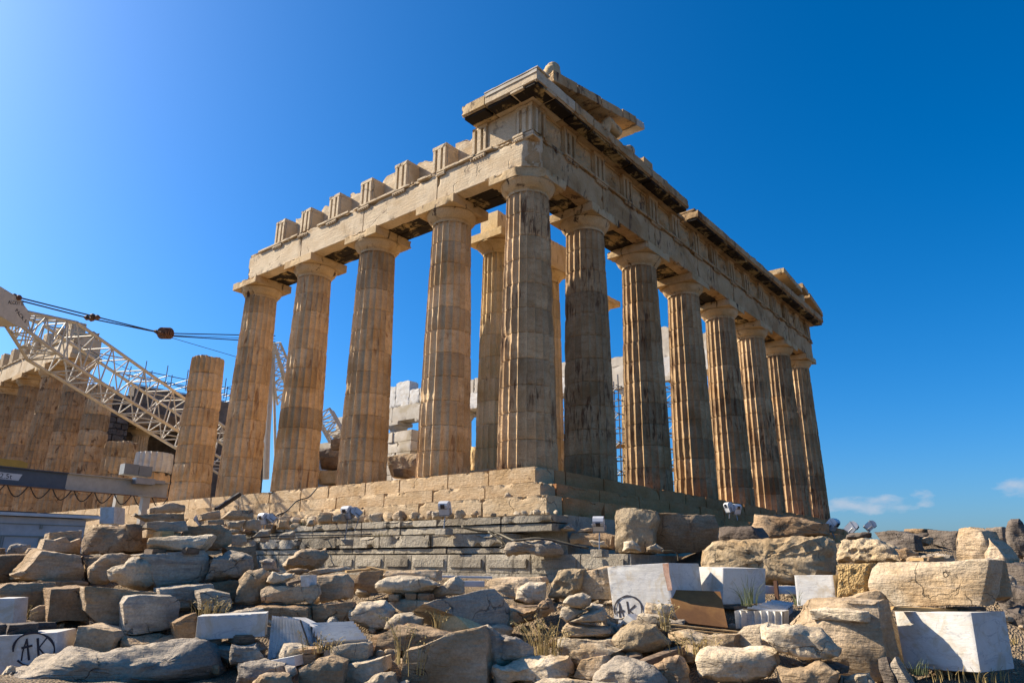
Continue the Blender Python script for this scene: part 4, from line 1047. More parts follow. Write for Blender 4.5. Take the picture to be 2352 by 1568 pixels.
    i = np.arange(m_-1)[:, None]*N; k = np.arange(N)[None]; k2 = (k+1) % N
    F = np.stack([(i+k).ravel(), (i+k2).ravel(), (i+N+k2).ravel(), (i+N+k).ravel()], 1)
    V = np.vstack([V, V[:N].mean(0)[None], V[-N:].mean(0)[None]]); kk = np.arange(N); base_ = (m_-1)*N
    F3 = np.vstack([np.stack([(kk+1) % N, kk, np.full(N, m_*N)], 1), np.stack([base_+kk, base_+(kk+1) % N, np.full(N, m_*N+1)], 1)])
    # vertex normals
    fn = np.cross(V[F[:, 2]]-V[F[:, 0]], V[F[:, 3]]-V[F[:, 1]]); vn = np.zeros_like(V)
    for q in range(4): np.add.at(vn, F[:, q], fn)
    vn[-2] = vn[0]; vn[-1] = vn[-3]
    vn /= np.linalg.norm(vn, axis=1)[:, None]+1e-12
    g = G  # orientation check
    if ((V-(C-n*t/2))*vn).sum() < 0: vn = -vn
    rg = random.Random(int(seed*1000)); S_ = V+seed*3.1; k_ = min(1.0, size*1.3)*amp
    if st in ('b', 'r'):
        # broken planes: a few creased facets cut into the face
        lu = (V-C)@ux/max(W, .1); lw = (V-C)@uz/max(Hh, .1); ln_ = (C-V)@n
        hh = np.zeros(len(V))
        for _ in range(7):
            a_, b_, c0_ = rg.uniform(-1, 1), rg.uniform(-1, 1), rg.uniform(.16, .42); q_ = math.hypot(a_, b_)
            hh = np.maximum(hh, (lu*a_/q_+lw*b_/q_-c0_)*rg.uniform(.25, .9))
        hh = np.minimum(hh, .30)*size*(.75 if st == 'b' else 1.0)*amp
        V = V-n*(hh*np.clip(1-ln_/(t*.7), 0, 1))[:, None]
    if st == 'b':
        edge = np.append(np.clip(1-np.abs(np.repeat(dp, N))/.06, 0, 1)*np.repeat(sc > .80, N), [0, 0])
        ch = np.clip(fbm(S_*2.4, 4)*2.6-.7, 0, 1)
        dsp = fbm(S_*1.6, 4)*.05*k_+ridge(S_*4.3, 3)*.012*k_+fbm(S_*10, 3)*.009-ch*edge*.07*k_-ch*.02
        q0 = fbm(S_*1.3, 3)*5; ter = (np.floor(q0)+np.clip((q0-np.floor(q0))*5-2, 0, 1))/5
        V = V+vn*(dsp+ter*.05*k_)[:, None]
    elif st == 'r':
        fac = np.abs(fbm(S_*1.1/max(size, .35)*.9, 2)); 
        bed = S_@np.array([.12, .08, 1.0])*9+fbm(S_*1.6, 3)*2.2
        strata = (np.abs((bed/ (2*math.pi)) % 1-.5)*2)**3
        dsp = (fbm(S_*1.5/max(size, .35), 3)*.15*size-fac*.16*size)*min(amp, 1)+ridge(S_*3.2, 3)*.034*k_+fbm(S_*10, 3)*.016-strata*.03*k_
        q0 = fbm(S_*1.7, 3)*5; ter = (np.floor(q0)+np.clip((q0-np.floor(q0))*5-2, 0, 1))/5
        V = V+vn*(dsp+ter*.075*k_)[:, None]
    elif st == 'p':
        pit = amp*np.clip(.55-cells(S_*np.array([4.2, 4.2, 5.5])), 0, 1)+.6*np.clip(.5-cells(S_*9), 0, 1)
        dsp = fbm(S_*1.4, 3)*.05-pit*.15+fbm(S_*8, 3)*.014
        V = V+vn*dsp[:, None]
    else:
        edge = np.append(np.clip(1-np.abs(np.repeat(dp, N))/.05, 0, 1)*np.repeat(sc > .85, N), [0, 0])
        V = V+vn*(fbm(S_*4, 2)*.003-edge*np.clip(fbm(S_*3.1, 4)*3-1.0, 0, 1)*.045)[:, None]
    m = MB(); m.add(V, [F, F3])
    nm = name or {'b': 'marble_block', 'r': 'boulder', 'p': 'rough_block', 'w': 'white_block'}[st]
    o = m.build(nm, M[mat], smooth=True, angle=(30 if st in ('b', 'w') else 28))
    tag(o, label, cat or {'b': 'block', 'r': 'boulder', 'p': 'block', 'w': 'block'}[st], group or {'b': 'loose stone blocks before the temple', 'r': 'loose boulders before the temple', 'p': 'pitted stone blocks', 'w': 'new white marble blocks'}[st])
    FACES[label] = (C, ux, uz, n, d)
    if ground:
        lo = V[V[:, 2] < V[:, 2].min()+.12].mean(0); BASES.append((lo[0], lo[1], V[:, 2].min()))
    return o
X = rock
# --- left pile, from the bottom edge upwards
X('A', '160,1490 230,1430 500,1380 1000,1335 1580,1285 1800,1275 1880,1340 1960,1480 2010,1660 900,1720 -50,1680 -60,1520', 'long blue grey veined boulder along the bottom left edge', 'grey', 'r', d=9.2, t=1.3, yaw=0)
X('A', '-60,1165 488,1132 480,1290 450,1420 420,1640 -60,1640', 'white marble block with a circled AK cut off by the left edge', 'white', 'w', d=9.9, t=.7, yaw=-20)
X('A', '60,1135 85,1068 342,1050 332,1142 60,1158', 'thin dark grey slab lying on the left AK block', 'dark', 'b', d=10.0, ground=False, t=.4)
X('A', '-60,1065 55,1062 52,1152 -60,1162', 'small dark grey slab at the left edge on the AK block', 'dark', 'b', d=10.0, ground=False, t=.4)
X('A', '-60,842 125,840 105,1080 -60,1090', 'upright white slab cut off by the left edge above the AK block', 'white', 'w', d=10.6, t=.5, yaw=-20)
X('A', '5,765 90,722 480,715 490,960 120,985 112,850 0,850', 'grey brown block just above the upright white slab', 'brown', 'b', d=11.6)
X('A', '440,762 730,740 735,950 770,1040 560,1035 412,1050', 'brown block with a straight pale left edge in the left pile', 'brown', 'b', d=11.3, t=.8, amp=.5)
X('A', '738,748 1050,768 1365,785 1200,1000 1060,1075 830,1045 735,950', 'cream block with cracked face right of the straight edged brown block', 'tan', 'b', d=11.2, t=.8, amp=.5)
X('A', '1108,835 1200,820 1500,826 1545,885 1530,1060 1455,1110 1160,1150 1075,1140 1068,890', 'grey striped block standing proud in the left pile', 'grey', 'b', d=10.9, t=.55, amp=.45)
X('A', '270,945 350,905 425,902 415,1060 345,1060 262,1045', 'small rough tan block left of the straight edged brown block', 'tan', 'b', d=11.4)
X('A', '655,1080 770,1078 960,1130 985,1185 925,1360 800,1400 618,1400', 'square pale tan block with a notched right corner above the long boulder', 'tan', 'b', d=10.3, t=.6, yaw=-20, amp=.4)
X('A', '490,1165 545,1095 660,1105 650,1220 625,1380 490,1390', 'round edged stone wedged between the AK block and the square tan block', 'tan', 'r', d=10.6)
X('A', '985,1260 1010,1195 1100,1182 1520,1170 1530,1300 1100,1350 970,1350', 'low rounded brown grey stone under the striped grey block', 'brown', 'r', d=10.5)
X('A', '1480,1050 1690,975 1700,1190 1775,1250 1530,1300', 'tilted brown slab leaning behind the white beam', 'brown', 'b', d=10.7, t=.3)
X('A', '225,592 360,430 700,478 725,560 745,700 500,705 180,670 195,612', 'large tan block with a pale slanted broken left end', 'tan', 'b', d=12.6, t=.9)
X('A', '60,625 190,597 250,620 190,672 65,660', 'small jutting chunk beside the slanted tan block', 'tan', 'r', d=12.3, ground=False)
X('A', '-60,475 305,480 200,600 170,710 -60,715', 'pinkish rough block cut off by the left edge', 'brown', 'b', d=13.0)
X('A', '720,672 740,585 800,520 910,470 1110,468 1060,640 920,710 760,712', 'rounded grey tan boulder left of the pitted cream boulder', 'tan', 'r', d=12.4)
X('A', '893,600 960,560 1050,565 1090,500 1200,478 1300,560 1368,690 1360,742 1100,745 930,695', 'bulging cream boulder with a rough pitted left end', 'pale', 'r', d=11.9, t=.8, ground=False)
X('A', '1200,472 1500,455 1755,443 1785,490 1775,620 1690,712 1360,762 1300,640', 'wide blue grey block beside the bulging cream boulder', 'grey', 'b', d=12.3, t=.9)
X('A', '1785,470 1900,433 2050,460 2135,500 2150,600 2060,655 1760,685 1765,560', 'rounded slate streaked boulder at the right of the left pile', 'grey', 'r', d=12.4, t=.8)
X('A', '1235,408 1262,320 1790,300 1745,380 1690,418 1250,432', 'pale flat slab propped on wooden wedges', 'pale', 'b', d=12.4, ground=False, t=.6, yaw=-15)
X('A', '1262,190 1330,182 1475,188 1600,175 1618,262 1390,278 1265,230', 'thin grey rough slab stacked above the pale propped slab', 'grey', 'b', d=12.8, ground=False, t=.7)
X('A', '1265,255 1340,262 1560,275 1560,310 1265,312', 'flat tan chip between the two stacked slabs', 'tan', 'b', d=12.9, ground=False, t=.5)
X('A', '1600,215 1900,203 1995,262 1990,372 1890,415 1500,420 1560,300', 'speckled tan block behind the propped slab', 'brown', 'b', d=13.5, t=.8)
X('A', '665,382 700,270 800,225 1080,208 1085,432 900,455 700,465', 'large rounded tan block under the gantry posts', 'brown', 'b', d=13.3, t=.9, yaw=-35)
X('A', '1088,210 1200,208 1262,290 1248,425 1088,434', 'brown pitted block right against the large rounded tan block', 'brown', 'b', d=13.4, t=.8)
X('A', '425,330 432,278 560,264 705,258 690,400 500,400', 'flat tan slab in front of the cabin wall', 'tan', 'b', d=14.0, t=.6)
X('A', '358,425 390,335 470,345 560,318 600,360 690,330 700,470 600,445', 'broken tan stone with bright left point before the cabin', 'tan', 'b', d=13.6, t=.5)
X('A', '60,455 90,388 180,363 262,380 268,410 200,475', 'small grey rock in front of the cabin door panels', 'grey', 'r', d=14.3)
X('A', '165,475 230,405 385,398 360,470', 'low tan rock right of the small grey rock', 'tan', 'r', d=13.9)
X('A', '-60,400 50,405 55,465 -60,470', 'low brown rock at the left edge under the cabin', 'brown', 'r', d=14.2)
X('A', '1370,762 1830,728 1845,865 1540,895 1380,880', 'long grey block in shade under the wide blue grey block', 'grey', 'b', d=11.7, t=.7)
X('A', '1720,790 1850,775 1985,800 1998,905 1930,965 1720,935', 'blue grey block with a vertical crack behind the dry grass', 'grey', 'b', d=11.4, t=.6)
X('A', '1830,705 2060,688 2040,880 1840,885', 'shaded brown block behind the cracked blue grey block', 'brown', 'b', d=12.4)
X('A', '1930,402 2190,393 2222,585 2150,595 2130,500 1990,470', 'brown slab leaning at the top right of the left pile', 'brown', 'b', d=13.6)
X('A', '1988,300 2112,290 2125,385 1985,395', 'small tan wedge on the ledge above the left pile', 'tan', 'b', d=14.6, t=.4)
X('A', '705,475 1100,472 1000,560 760,700 720,560', 'dark tan block hidden behind the rounded boulders', 'brown', 'b', d=13.2)
X('A', '330,690 760,705 740,760 330,740', 'thin flat stone in the gap under the slanted tan block', 'brown', 'b', d=12.5, t=.6)
X('A', '1930,965 2110,930 2260,920 2260,975 1960,1010', 'low grey stone behind the white beam', 'grey', 'r', d=11.2)
X('A', '230,1050 490,1040 500,1165 330,1170', 'dark stone in the hollow above the left AK block', 'dark', 'b', d=11.0)
X('A', '780,1040 1080,1070 1080,1200 980,1180 960,1130 780,1080', 'dark stone in the gap above the notched tan block', 'dark', 'b', d=11.1)
# --- white beam and centre
X('A', '1695,995 2285,966 2270,1165 1675,1200', 'long smooth white beam raised on wooden blocks', 'white', 'w', d=10.2, t=.42, yaw=-6, ground=False)
X('A', '1578,1260 1680,1232 2200,1222 2265,1290 1950,1420 1880,1380', 'flat grey rock under the white beam', 'grey', 'r', d=10.1)
X('B', '-170,1232 60,1212 150,1392 -40,1440 -180,1420', 'grey slanting rock below the right end of the white beam', 'grey', 'r', d=9.9)
X('B', '1062,732 1130,680 1280,653 1500,658 1645,722 1560,780 1380,820 1240,800 1080,772', 'flat oval boulder balanced on small stone props', 'pale', 'r', d=12.4, ground=False, t=.9, amp=.6)
X('B', '1488,885 1560,860 1980,768 2110,755 2180,850 2255,940 2265,1045 2150,1112 1890,1105 1800,1010 1660,950', 'big slanted slab of blue grey marble in the centre', 'grey', 'b', d=11.3, t=.9, yaw=22, tilt=14, amp=.3)
X('B', '1490,900 1660,945 1800,1010 1895,1105 1680,1170 1620,1145 1615,1050', 'golden stone face under the big slanted slab', 'honey', 'b', d=11.25, t=.6, yaw=-38, amp=.3)
X('B', '840,955 930,868 1150,868 1235,945 1170,1135 1060,1140 855,1030', 'cream boulder with horizontal grooves in the centre left', 'pale', 'r', d=11.6, t=.8, amp=.7)
X('B', '1160,882 1300,870 1510,880 1555,1090 1490,1110 1480,1000 1240,985', 'tan block between the grooved boulder and the slanted slab', 'tan', 'b', d=12.3)
X('B', '1133,1112 1160,1040 1230,980 1400,963 1492,1012 1492,1100 1240,1140', 'rounded pale drum piece before the slanted slab', 'pale', 'r', d=11.2, amp=.5)
X('B', '1045,1335 1080,1180 1245,1058 1665,1160 1640,1205 1290,1295 1250,1365 1060,1370', 'brown wedge shaped rock behind a dry grass stalk', 'brown', 'b', d=10.4, t=.6)
X('B', '1275,1660 1285,1380 1310,1290 1450,1258 1700,1150 1972,1095 2005,1180 2035,1425 2030,1660', 'big pale slab with sloping top at the bottom centre', 'tan', 'b', d=9.6, t=.45, yaw=-14, amp=.45)
X('B', '1938,1092 2040,1058 2170,1150 2255,1168 2265,1430 2080,1455 2000,1300', 'grey round topped boulder right of the sloping pale slab', 'grey', 'r', d=9.9)
X('B', '270,1335 320,1255 420,1243 600,1285 560,1330 380,1345', 'small cream rock below the fluted panel', 'pale', 'r', d=9.9)
X('B', '690,1272 810,1240 980,1223 1014,1240 1005,1372 870,1425 690,1395', 'layered cream block with a pitted bright top', 'pale', 'b', d=9.7, t=.5, yaw=-10)
X('B', '385,1660 410,1450 530,1372 660,1348 790,1400 797,1660', 'round topped tan stone at the bottom left of centre', 'tan', 'b', d=9.2, t=.5, yaw=-12)
X('B', '790,1422 1000,1390 1112,1360 1130,1475 900,1600 790,1610', 'cream flat stone under the layered block', 'pale', 'b', d=9.5, t=.6)
X('B', '870,1590 1120,1480 1240,1498 1275,1670 840,1690', 'pale rough boulder cut by the bottom edge left of the sloping slab', 'pale', 'r', d=9.0)
X('B', '-120,1405 130,1383 300,1408 305,1540 130,1600 -130,1600', 'blue grey rough rock at the bottom left of the round tan stone', 'grey', 'r', d=9.3)
X('B', '295,1430 385,1425 405,1490 310,1560', 'small grey pebble beside the blue grey rough rock', 'grey', 'r', d=9.2)
X('B', '60,1505 330,1510 385,1680 -60,1690', 'tan rock at the very bottom below the blue grey rock', 'tan', 'r', d=8.9)
X('B', '148,1378 380,1333 388,1422 260,1430', 'thin white chip slab under the fluted panel', 'white', 'w', d=9.6, t=.3)
X('B', '395,1282 580,1270 605,1312 440,1322', 'small flat board of stone beside the fluted top', 'brown', 'b', d=9.7, ground=False, t=.4)
X('B', '430,1322 495,1318 560,1300 560,1420 430,1430', 'small tan support stone under the flat board', 'tan', 'b', d=9.75, t=.3)
X('B', '0,622 100,598 165,645 140,770 80,870 -120,880 -95,690', 'pinkish rounded boulder at the left of the middle row', 'tan', 'r', d=12.1)
X('B', '80,772 120,748 430,738 480,830 462,875 300,893 90,880', 'cream brown block in the middle row under a rough slab', 'tan', 'b', d=11.9)
X('B', '128,702 190,615 260,628 375,622 378,665 300,695 200,710', 'rough pale slab stacked on the middle row', 'pale', 'r', d=12.0, ground=False, t=.5)
X('B', '430,645 507,640 505,738 435,742', 'small white cube of new marble on the middle row', 'white', 'w', d=11.9, ground=False, t=.25)
X('B', '440,745 580,718 592,800 520,890 470,870', 'triangular cream stone under the white cube', 'pale', 'b', d=11.9)
X('B', '548,652 800,638 838,700 838,835 590,875 585,725', 'tan punched block with a sloping top in the middle row', 'tan', 'b', d=12.5)
X('B', '868,805 890,690 950,610 1120,598 1100,800', 'dark brown picked stone left of the oval boulder', 'brown', 'b', d=13.0)
X('B', '1095,690 1160,610 1300,598 1592,598 1592,690 1280,700', 'flat tan slab behind the oval boulder', 'tan', 'b', d=13.3)
X('B', '-10,930 500,912 512,1070 60,1060', 'low shaded block under the middle row', 'brown', 'b', d=11.6)
X('B', '515,905 860,868 885,915 820,1045 520,1060', 'low shaded block with rounded right end under the middle row', 'brown', 'b', d=11.7)
X('B', '262,555 310,490 440,415 560,420 642,412 652,475 560,595 300,612', 'big grey boulder lying against the foundation wall', 'tan', 'r', d=14.9, t=.9)
X('B', '300,612 340,588 480,588 505,612 420,635', 'flat brown stone before the foundation boulder', 'brown', 'r', d=14.2)
X('B', '490,618 560,590 800,568 825,592 560,640', 'long flat tan stone before the foundation boulder', 'tan', 'b', d=14.0, t=.5)
X('B', '72,512 200,510 248,605 80,625', 'grey half buried stone left of the foundation boulder', 'grey', 'r', d=15.2)
X('B', '1525,805 1650,700 1760,653 1842,700 1855,805 1640,830', 'crumbly pale rock right of the oval boulder', 'pale', 'r', d=12.8)
X('C', '-165,742 -135,690 100,670 330,663 352,700 340,740 200,860 60,830 -60,756', 'tan block behind the fluted fragment', 'tan', 'b', d=13.1)
for k, (a, b) in enumerate(((1180, 860), (1330, 855), (1440, 858))):
    X('B', f'{a},{b-55} {a+90},{b-52} {a+88},{b} {a+4},{b+4}', 'small prop stone under the flat oval boulder', 'brown', 'b', d=12.35, t=.35, name='prop_stone', group='props under the oval boulder')
# --- right of centre
X('C', '108,862 130,750 240,693 388,703 388,885 250,898', 'fluted pale column fragment on thin boards', 'pale', 'r', d=12.1, t=.5, ground=False, amp=.5)
X('C', '393,845 410,710 480,598 702,588 690,680 655,860', 'honeycombed brown stone left of the white AK panel block', 'pitted', 'p', d=12.9, t=.7)
X('C', '653,815 668,700 705,598 922,583 965,842 760,850', 'brown block touching the left edge of the white AK panel block', 'tan', 'b', d=12.8, t=.7)
X('C', '920,575 1000,560 1400,540 1440,536 1470,800 1500,1060 985,1050', 'big white slab with a circled AK and a rusty right edge', 'white', 'w', d=11.9, t=1.15, yaw=-28)
X('C', '1583,568 1916,580 1912,892 1585,800', 'white veined cube behind the brown board', 'white', 'w', d=12.6, t=1.0, yaw=-45)
X('C', '530,885 580,825 700,800 770,830 762,900 720,938 640,925', 'rounded top stone of the small cairn', 'pale', 'r', d=10.5, ground=False, t=.3, amp=.6)
X('C', '700,930 780,880 882,900 872,950 760,960', 'grey flat stone second from the top of the cairn', 'grey', 'r', d=10.75, ground=False, t=.35, amp=.6)
X('C', '500,1005 520,930 650,920 735,950 640,1010 560,1058', 'pale stone at the left shoulder of the cairn', 'pale', 'r', d=10.6, ground=False, t=.35, amp=.6)
X('C', '565,1042 700,980 880,938 912,990 906,1042 850,1062 570,1055', 'light sloping slab in the middle of the cairn', 'pale', 'r', d=10.45, ground=False, t=.4, amp=.6)
X('C', '515,1125 550,1070 700,1060 960,1080 985,1150 940,1192 540,1175', 'long banded stone low in the cairn', 'tan', 'r', d=10.45, ground=False, t=.5, amp=.6)
X('C', '470,1195 500,1178 640,1178 800,1200 960,1195 1020,1300 900,1345 620,1330 500,1370', 'cream base stone of the cairn', 'pale', 'b', d=10.3)
X('C', '-60,1450 200,1388 590,1353 622,1450 630,1520 290,1600 -60,1640', 'long pale rock with a blue grey top at the bottom centre', 'pale', 'r', d=9.4, t=.7)
X('C', '955,1212 1010,1120 1100,1068 1340,1063 1420,1190 1452,1240 1330,1302 1170,1312 1030,1290', 'yellowish rough boulder resting on dark timbers', 'pitted', 'r', d=9.9, t=.8, ground=False, amp=.7)
X('C', '603,1325 690,1248 830,1248 1000,1300 860,1380 700,1400 640,1470', 'pale pointed rock before the cairn base', 'pale', 'b', d=9.7, t=.4)
X('C', '622,1520 690,1370 880,1333 912,1390 870,1440 770,1540', 'tan block with broken corner before the cairn', 'tan', 'b', d=9.4, t=.4)
X('C', '770,1530 870,1430 1000,1388 1150,1410 1330,1480 1430,1570 1430,1670 740,1670', 'dark grey jagged boulder at the bottom right of centre', 'grey', 'r', d=9.0, t=.7)
X('C', '250,1620 375,1488 800,1508 1000,1538 1060,1660 240,1680', 'smooth whitish slab at the very bottom edge', 'pale', 'b', d=8.6, t=.6, tilt=40, yaw=0)
X('C', '1250,1440 1400,1360 1530,1343 1600,1450 1630,1660 1400,1660', 'brown rock right of the dark grey jagged boulder', 'brown', 'r', d=9.2)
X('P', '1593,1522 1601,1502 1620,1494 1700,1496 1752,1494 1784,1503 1790,1528 1770,1562 1720,1578 1640,1570 1600,1562', 'broad smooth pale slab near the bottom, left of the pointed boulder', 'pale', 'r', d=8.9, t=.7, amp=.45)
X('C', '1245,955 1260,890 1400,888 1475,900 1510,1025 1420,1010', 'lumpy cream stone at the foot of the brown board', 'pale', 'r', d=10.9, ground=False)
X('C', '1168,988 1200,968 1370,1000 1405,1050 1370,1095 1170,1070', 'pale stone with a round hole below the white AK slab', 'pale', 'b', d=10.7, t=.4)
X('C', '1030,1055 1090,978 1192,1055 1110,1075', 'bright white triangular chip below the circled AK', 'white', 'w', d=10.8, t=.25)
X('C', '900,980 1085,1010 1000,1070 960,1100', 'cream slab edge right of the cairn', 'pale', 'r', d=10.9)
X('C', '905,1050 1050,1065 1010,1150 985,1170', 'grey stone tucked right of the banded cairn stone', 'grey', 'r', d=10.7)
X('C', '1403,1135 1520,1113 1722,1190 1712,1290 1430,1200', 'long flat slab under the yellow planks', 'pale', 'b', d=10.4, t=.5)
X('C', '1708,1200 1780,1150 2005,1150 1995,1295 1890,1330 1715,1320', 'picked tan block right of the flat slab', 'tan', 'b', d=10.1)
X('C', '1973,1300 2010,1150 2080,1083 2225,1075 2260,1300', 'upright cream stone left of the moulded block', 'pale', 'b', d=10.0, t=.4)
X('C', '90,945 440,858 500,960 430,1040 90,1115 10,1115', 'brown rock running right from the slanted slab', 'brown', 'r', d=11.4)
X('C', '-20,1150 130,1170 300,1260 300,1420 60,1440 -20,1380', 'grey shaded rock left of the grass clump', 'grey', 'r', d=9.8)
X('C', '1045,440 1050,350 1130,338 1200,390 1215,445', 'bright cream stone on the ledge before the rough big block', 'pale', 'r', d=16.3, t=.5, ground=False)
X('C', '1248,440 1252,400 1330,368 1395,410 1392,445', 'small bright stone on the ledge right of the cream one', 'pale', 'r', d=16.4, t=.4, ground=False)
X('C', '968,450 985,80 1060,58 1130,62 1330,85 1352,160 1310,260 1290,450', 'big upright block with a picked left half by the temple corner', 'pitted', 'b', d=16.9, t=1.1, ground=False, yaw=-8)
X('C', '1335,102 1500,105 1850,130 1880,250 1870,330 1700,440 1380,440 1300,330 1340,200', 'wide cracked block in shade right of the big upright block', 'brown', 'b', d=17.2, t=1.0, ground=False, yaw=8)
X('C', '28,425 60,370 200,345 400,345 525,380 535,455 300,462 60,460', 'lumpy grey stone on the foundation ledge', 'grey', 'r', d=17.4, t=.6, ground=False)
X('C', '505,235 600,195 655,258 520,262', 'small grey wedge stone on the ledge by the cables', 'grey', 'r', d=18.6, t=.4, ground=False)
X('C', '650,275 690,243 790,240 790,275', 'small orange stone on the ledge by the cables', 'tan', 'r', d=18.6, t=.4, ground=False)
X('C', '595,280 900,275 960,300 950,420 600,360', 'stained block standing behind the floodlight post', 'brown', 'b', d=18.4, t=.9, ground=False)
X('C', '765,345 900,345 930,395 800,395', 'cream stone at the foot of the floodlight post', 'pale', 'r', d=17.3, t=.4, ground=False)
# --- right side
X('P', '1598,1292 1603,1262 1625,1243 1690,1237 1800,1230 1890,1228 1906,1236 1913,1255 1906,1312 1890,1342 1745,1342 1640,1330 1600,1320', 'long pitted block behind the white veined cube', 'pitted', 'p', d=14.0, t=1.1, yaw=-12)
X('D', '652,600 660,530 690,410 760,402 980,403 1090,460 1250,600', 'pitted block with a sloping right shoulder', 'pitted', 'p', d=14.8, t=.9)
X('D', '662,605 965,600 962,880 780,900 682,905', 'golden picked end of a block left of the cream block', 'golden', 'p', d=10.3, t=.8, yaw=-8, ground=False, amp=.4, name='marble_block')
X('D', '952,830 950,650 990,605 1400,592 1892,580 1862,850 1832,942 1400,950 1150,945 1060,850', 'large cream scored block resting on the white cube', 'pale', 'b', d=9.5, t=.5, yaw=-24, ground=False, amp=.7)
X('D', '1845,620 1895,582 1955,880 1880,910', 'small crusty corner stone at the right end of the cream scored block', 'tan', 'b', d=10.2, t=.5, ground=False)
X('D', '1160,992 1775,1002 1852,1482 1300,1456 1240,1440', 'big white marble cube under the cream scored block', 'white', 'w', d=9.2, t=.75, yaw=-30)
X('D', '270,1100 340,1000 400,910 560,902 980,900 1000,1060 1020,1200 1050,1350 985,1560 640,1560 560,1300', 'tan block carved with a stepped moulding', 'tan', 'b', d=9.5, t=.5, yaw=-26)
X('D', '470,985 560,960 900,1000 905,1072 470,1058', 'moulding ledge chunk on the stepped tan block', 'pale', 'b', d=9.35, t=.2, yaw=-24, ground=False)
X('D', '780,895 970,845 1100,848 1122,960 1210,1200 1310,1600 1080,1600 1020,1000', 'tall tan slab with a ragged right edge behind the moulded block', 'tan', 'b', d=10.0, t=.35, yaw=14)
X('D', '65,1125 110,1088 260,1105 560,1160 640,1220 725,1305 718,1372 640,1412 400,1382 230,1332 78,1235', 'pointed two tone boulder in front of the moulded block', 'pale', 'r', d=8.7, t=.55, ground=False, amp=.7)
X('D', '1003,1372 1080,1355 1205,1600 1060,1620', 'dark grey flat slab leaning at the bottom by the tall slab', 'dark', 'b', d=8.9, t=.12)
X('D', '1110,1422 1150,1350 1310,1620 1190,1640', 'blue grey flat slab leaning against the white cube', 'grey', 'b', d=8.8, t=.12)
X('D', '205,1462 430,1470 560,1430 735,1482 705,1640 200,1640', 'low rubble stone under the pointed boulder', 'tan', 'r', d=8.5)
X('D', '700,1500 860,1490 960,1485 1010,1600 860,1640 690,1640', 'pale rubble stone at the bottom below the moulded block', 'pale', 'r', d=8.5)
X('D', '430,1405 600,1410 700,1450 690,1500 440,1480', 'dark wedge stone below the pointed boulder', 'dark', 'b', d=8.75, t=.3)
X('D', '355,702 665,700 692,900 380,950', 'white marble repair piece with carved ridges left of the golden end', 'white', 'w', d=10.9, t=.6, yaw=-20)
X('D', '1628,610 1650,322 1760,315 1850,350 1905,470 1910,620', 'tall tan slab standing behind the cream scored block', 'tan', 'b', d=13.5, t=.5)
X('D', '1870,420 1905,400 1990,480 2040,560 2055,830 1960,850 1890,640', 'leaning tan slab right of the tall standing slab', 'tan', 'b', d=13.2, t=.5)
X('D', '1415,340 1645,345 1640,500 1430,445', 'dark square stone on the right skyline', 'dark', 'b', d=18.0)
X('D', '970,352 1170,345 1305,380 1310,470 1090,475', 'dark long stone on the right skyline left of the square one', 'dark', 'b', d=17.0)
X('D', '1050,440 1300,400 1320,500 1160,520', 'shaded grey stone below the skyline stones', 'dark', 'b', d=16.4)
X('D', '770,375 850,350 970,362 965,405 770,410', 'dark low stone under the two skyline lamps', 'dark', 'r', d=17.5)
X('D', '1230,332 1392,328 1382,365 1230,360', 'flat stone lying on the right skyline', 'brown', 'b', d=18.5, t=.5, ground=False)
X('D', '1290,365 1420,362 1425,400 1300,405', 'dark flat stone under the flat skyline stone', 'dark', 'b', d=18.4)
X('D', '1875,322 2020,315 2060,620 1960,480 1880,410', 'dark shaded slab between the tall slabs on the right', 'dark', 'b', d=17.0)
X('D', '2045,520 2050,320 2090,250 2150,245 2200,320 2270,400 2270,585 2120,565', 'tall grey standing stone at the right edge', 'dark', 'r', d=15.0, t=.7, amp=.5)
X('D', '1160,490 1250,475 1350,520 1345,590 1200,590', 'small shaded tan stone right of the pitted shoulder block', 'brown', 'r', d=14.2)
X('D', '1300,405 1415,396 1425,450 1310,470', 'rough light stone between the dark skyline stones', 'tan', 'p', d=16.8, t=.5)
X('D', '1340,540 1500,520 1640,540 1640,600 1350,600', 'low grey stone behind the board pile on the right', 'grey', 'r', d=13.0)
X('D', '-10,352 20,205 200,188 400,220 640,272 655,380 400,420 100,420', 'long low boulder in shade at the foot of the east steps', 'brown', 'r', d=19.0, t=1.2, amp=.6)
X('C', '1855,232 2150,228 2230,340 1850,350', 'low shaded block under the long boulder by the east steps', 'dark', 'b', d=18.0)
X('D', '2050,670 2130,720 2155,800 2070,840', 'small grey rock near the right edge in shade', 'grey', 'r', d=12.2)
X('D', '1930,760 1990,800 2060,880 2010,920 1940,900', 'thin dark post of stone leaning by the right slabs', 'dark', 'b', d=11.6, t=.15)
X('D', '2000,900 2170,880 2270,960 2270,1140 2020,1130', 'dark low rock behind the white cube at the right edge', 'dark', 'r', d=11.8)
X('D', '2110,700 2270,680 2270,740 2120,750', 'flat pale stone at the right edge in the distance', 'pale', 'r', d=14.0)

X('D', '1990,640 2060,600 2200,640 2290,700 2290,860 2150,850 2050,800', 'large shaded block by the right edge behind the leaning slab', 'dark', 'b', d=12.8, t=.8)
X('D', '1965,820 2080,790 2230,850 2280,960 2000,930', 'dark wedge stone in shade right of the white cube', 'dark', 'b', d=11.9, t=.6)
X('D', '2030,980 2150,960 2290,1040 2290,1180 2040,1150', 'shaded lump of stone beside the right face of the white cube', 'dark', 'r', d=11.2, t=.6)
X('D', '2190,560 2240,520 2300,540 2300,640 2200,640', 'small dark stone at the right edge under the standing stone', 'dark', 'r', d=14.4)
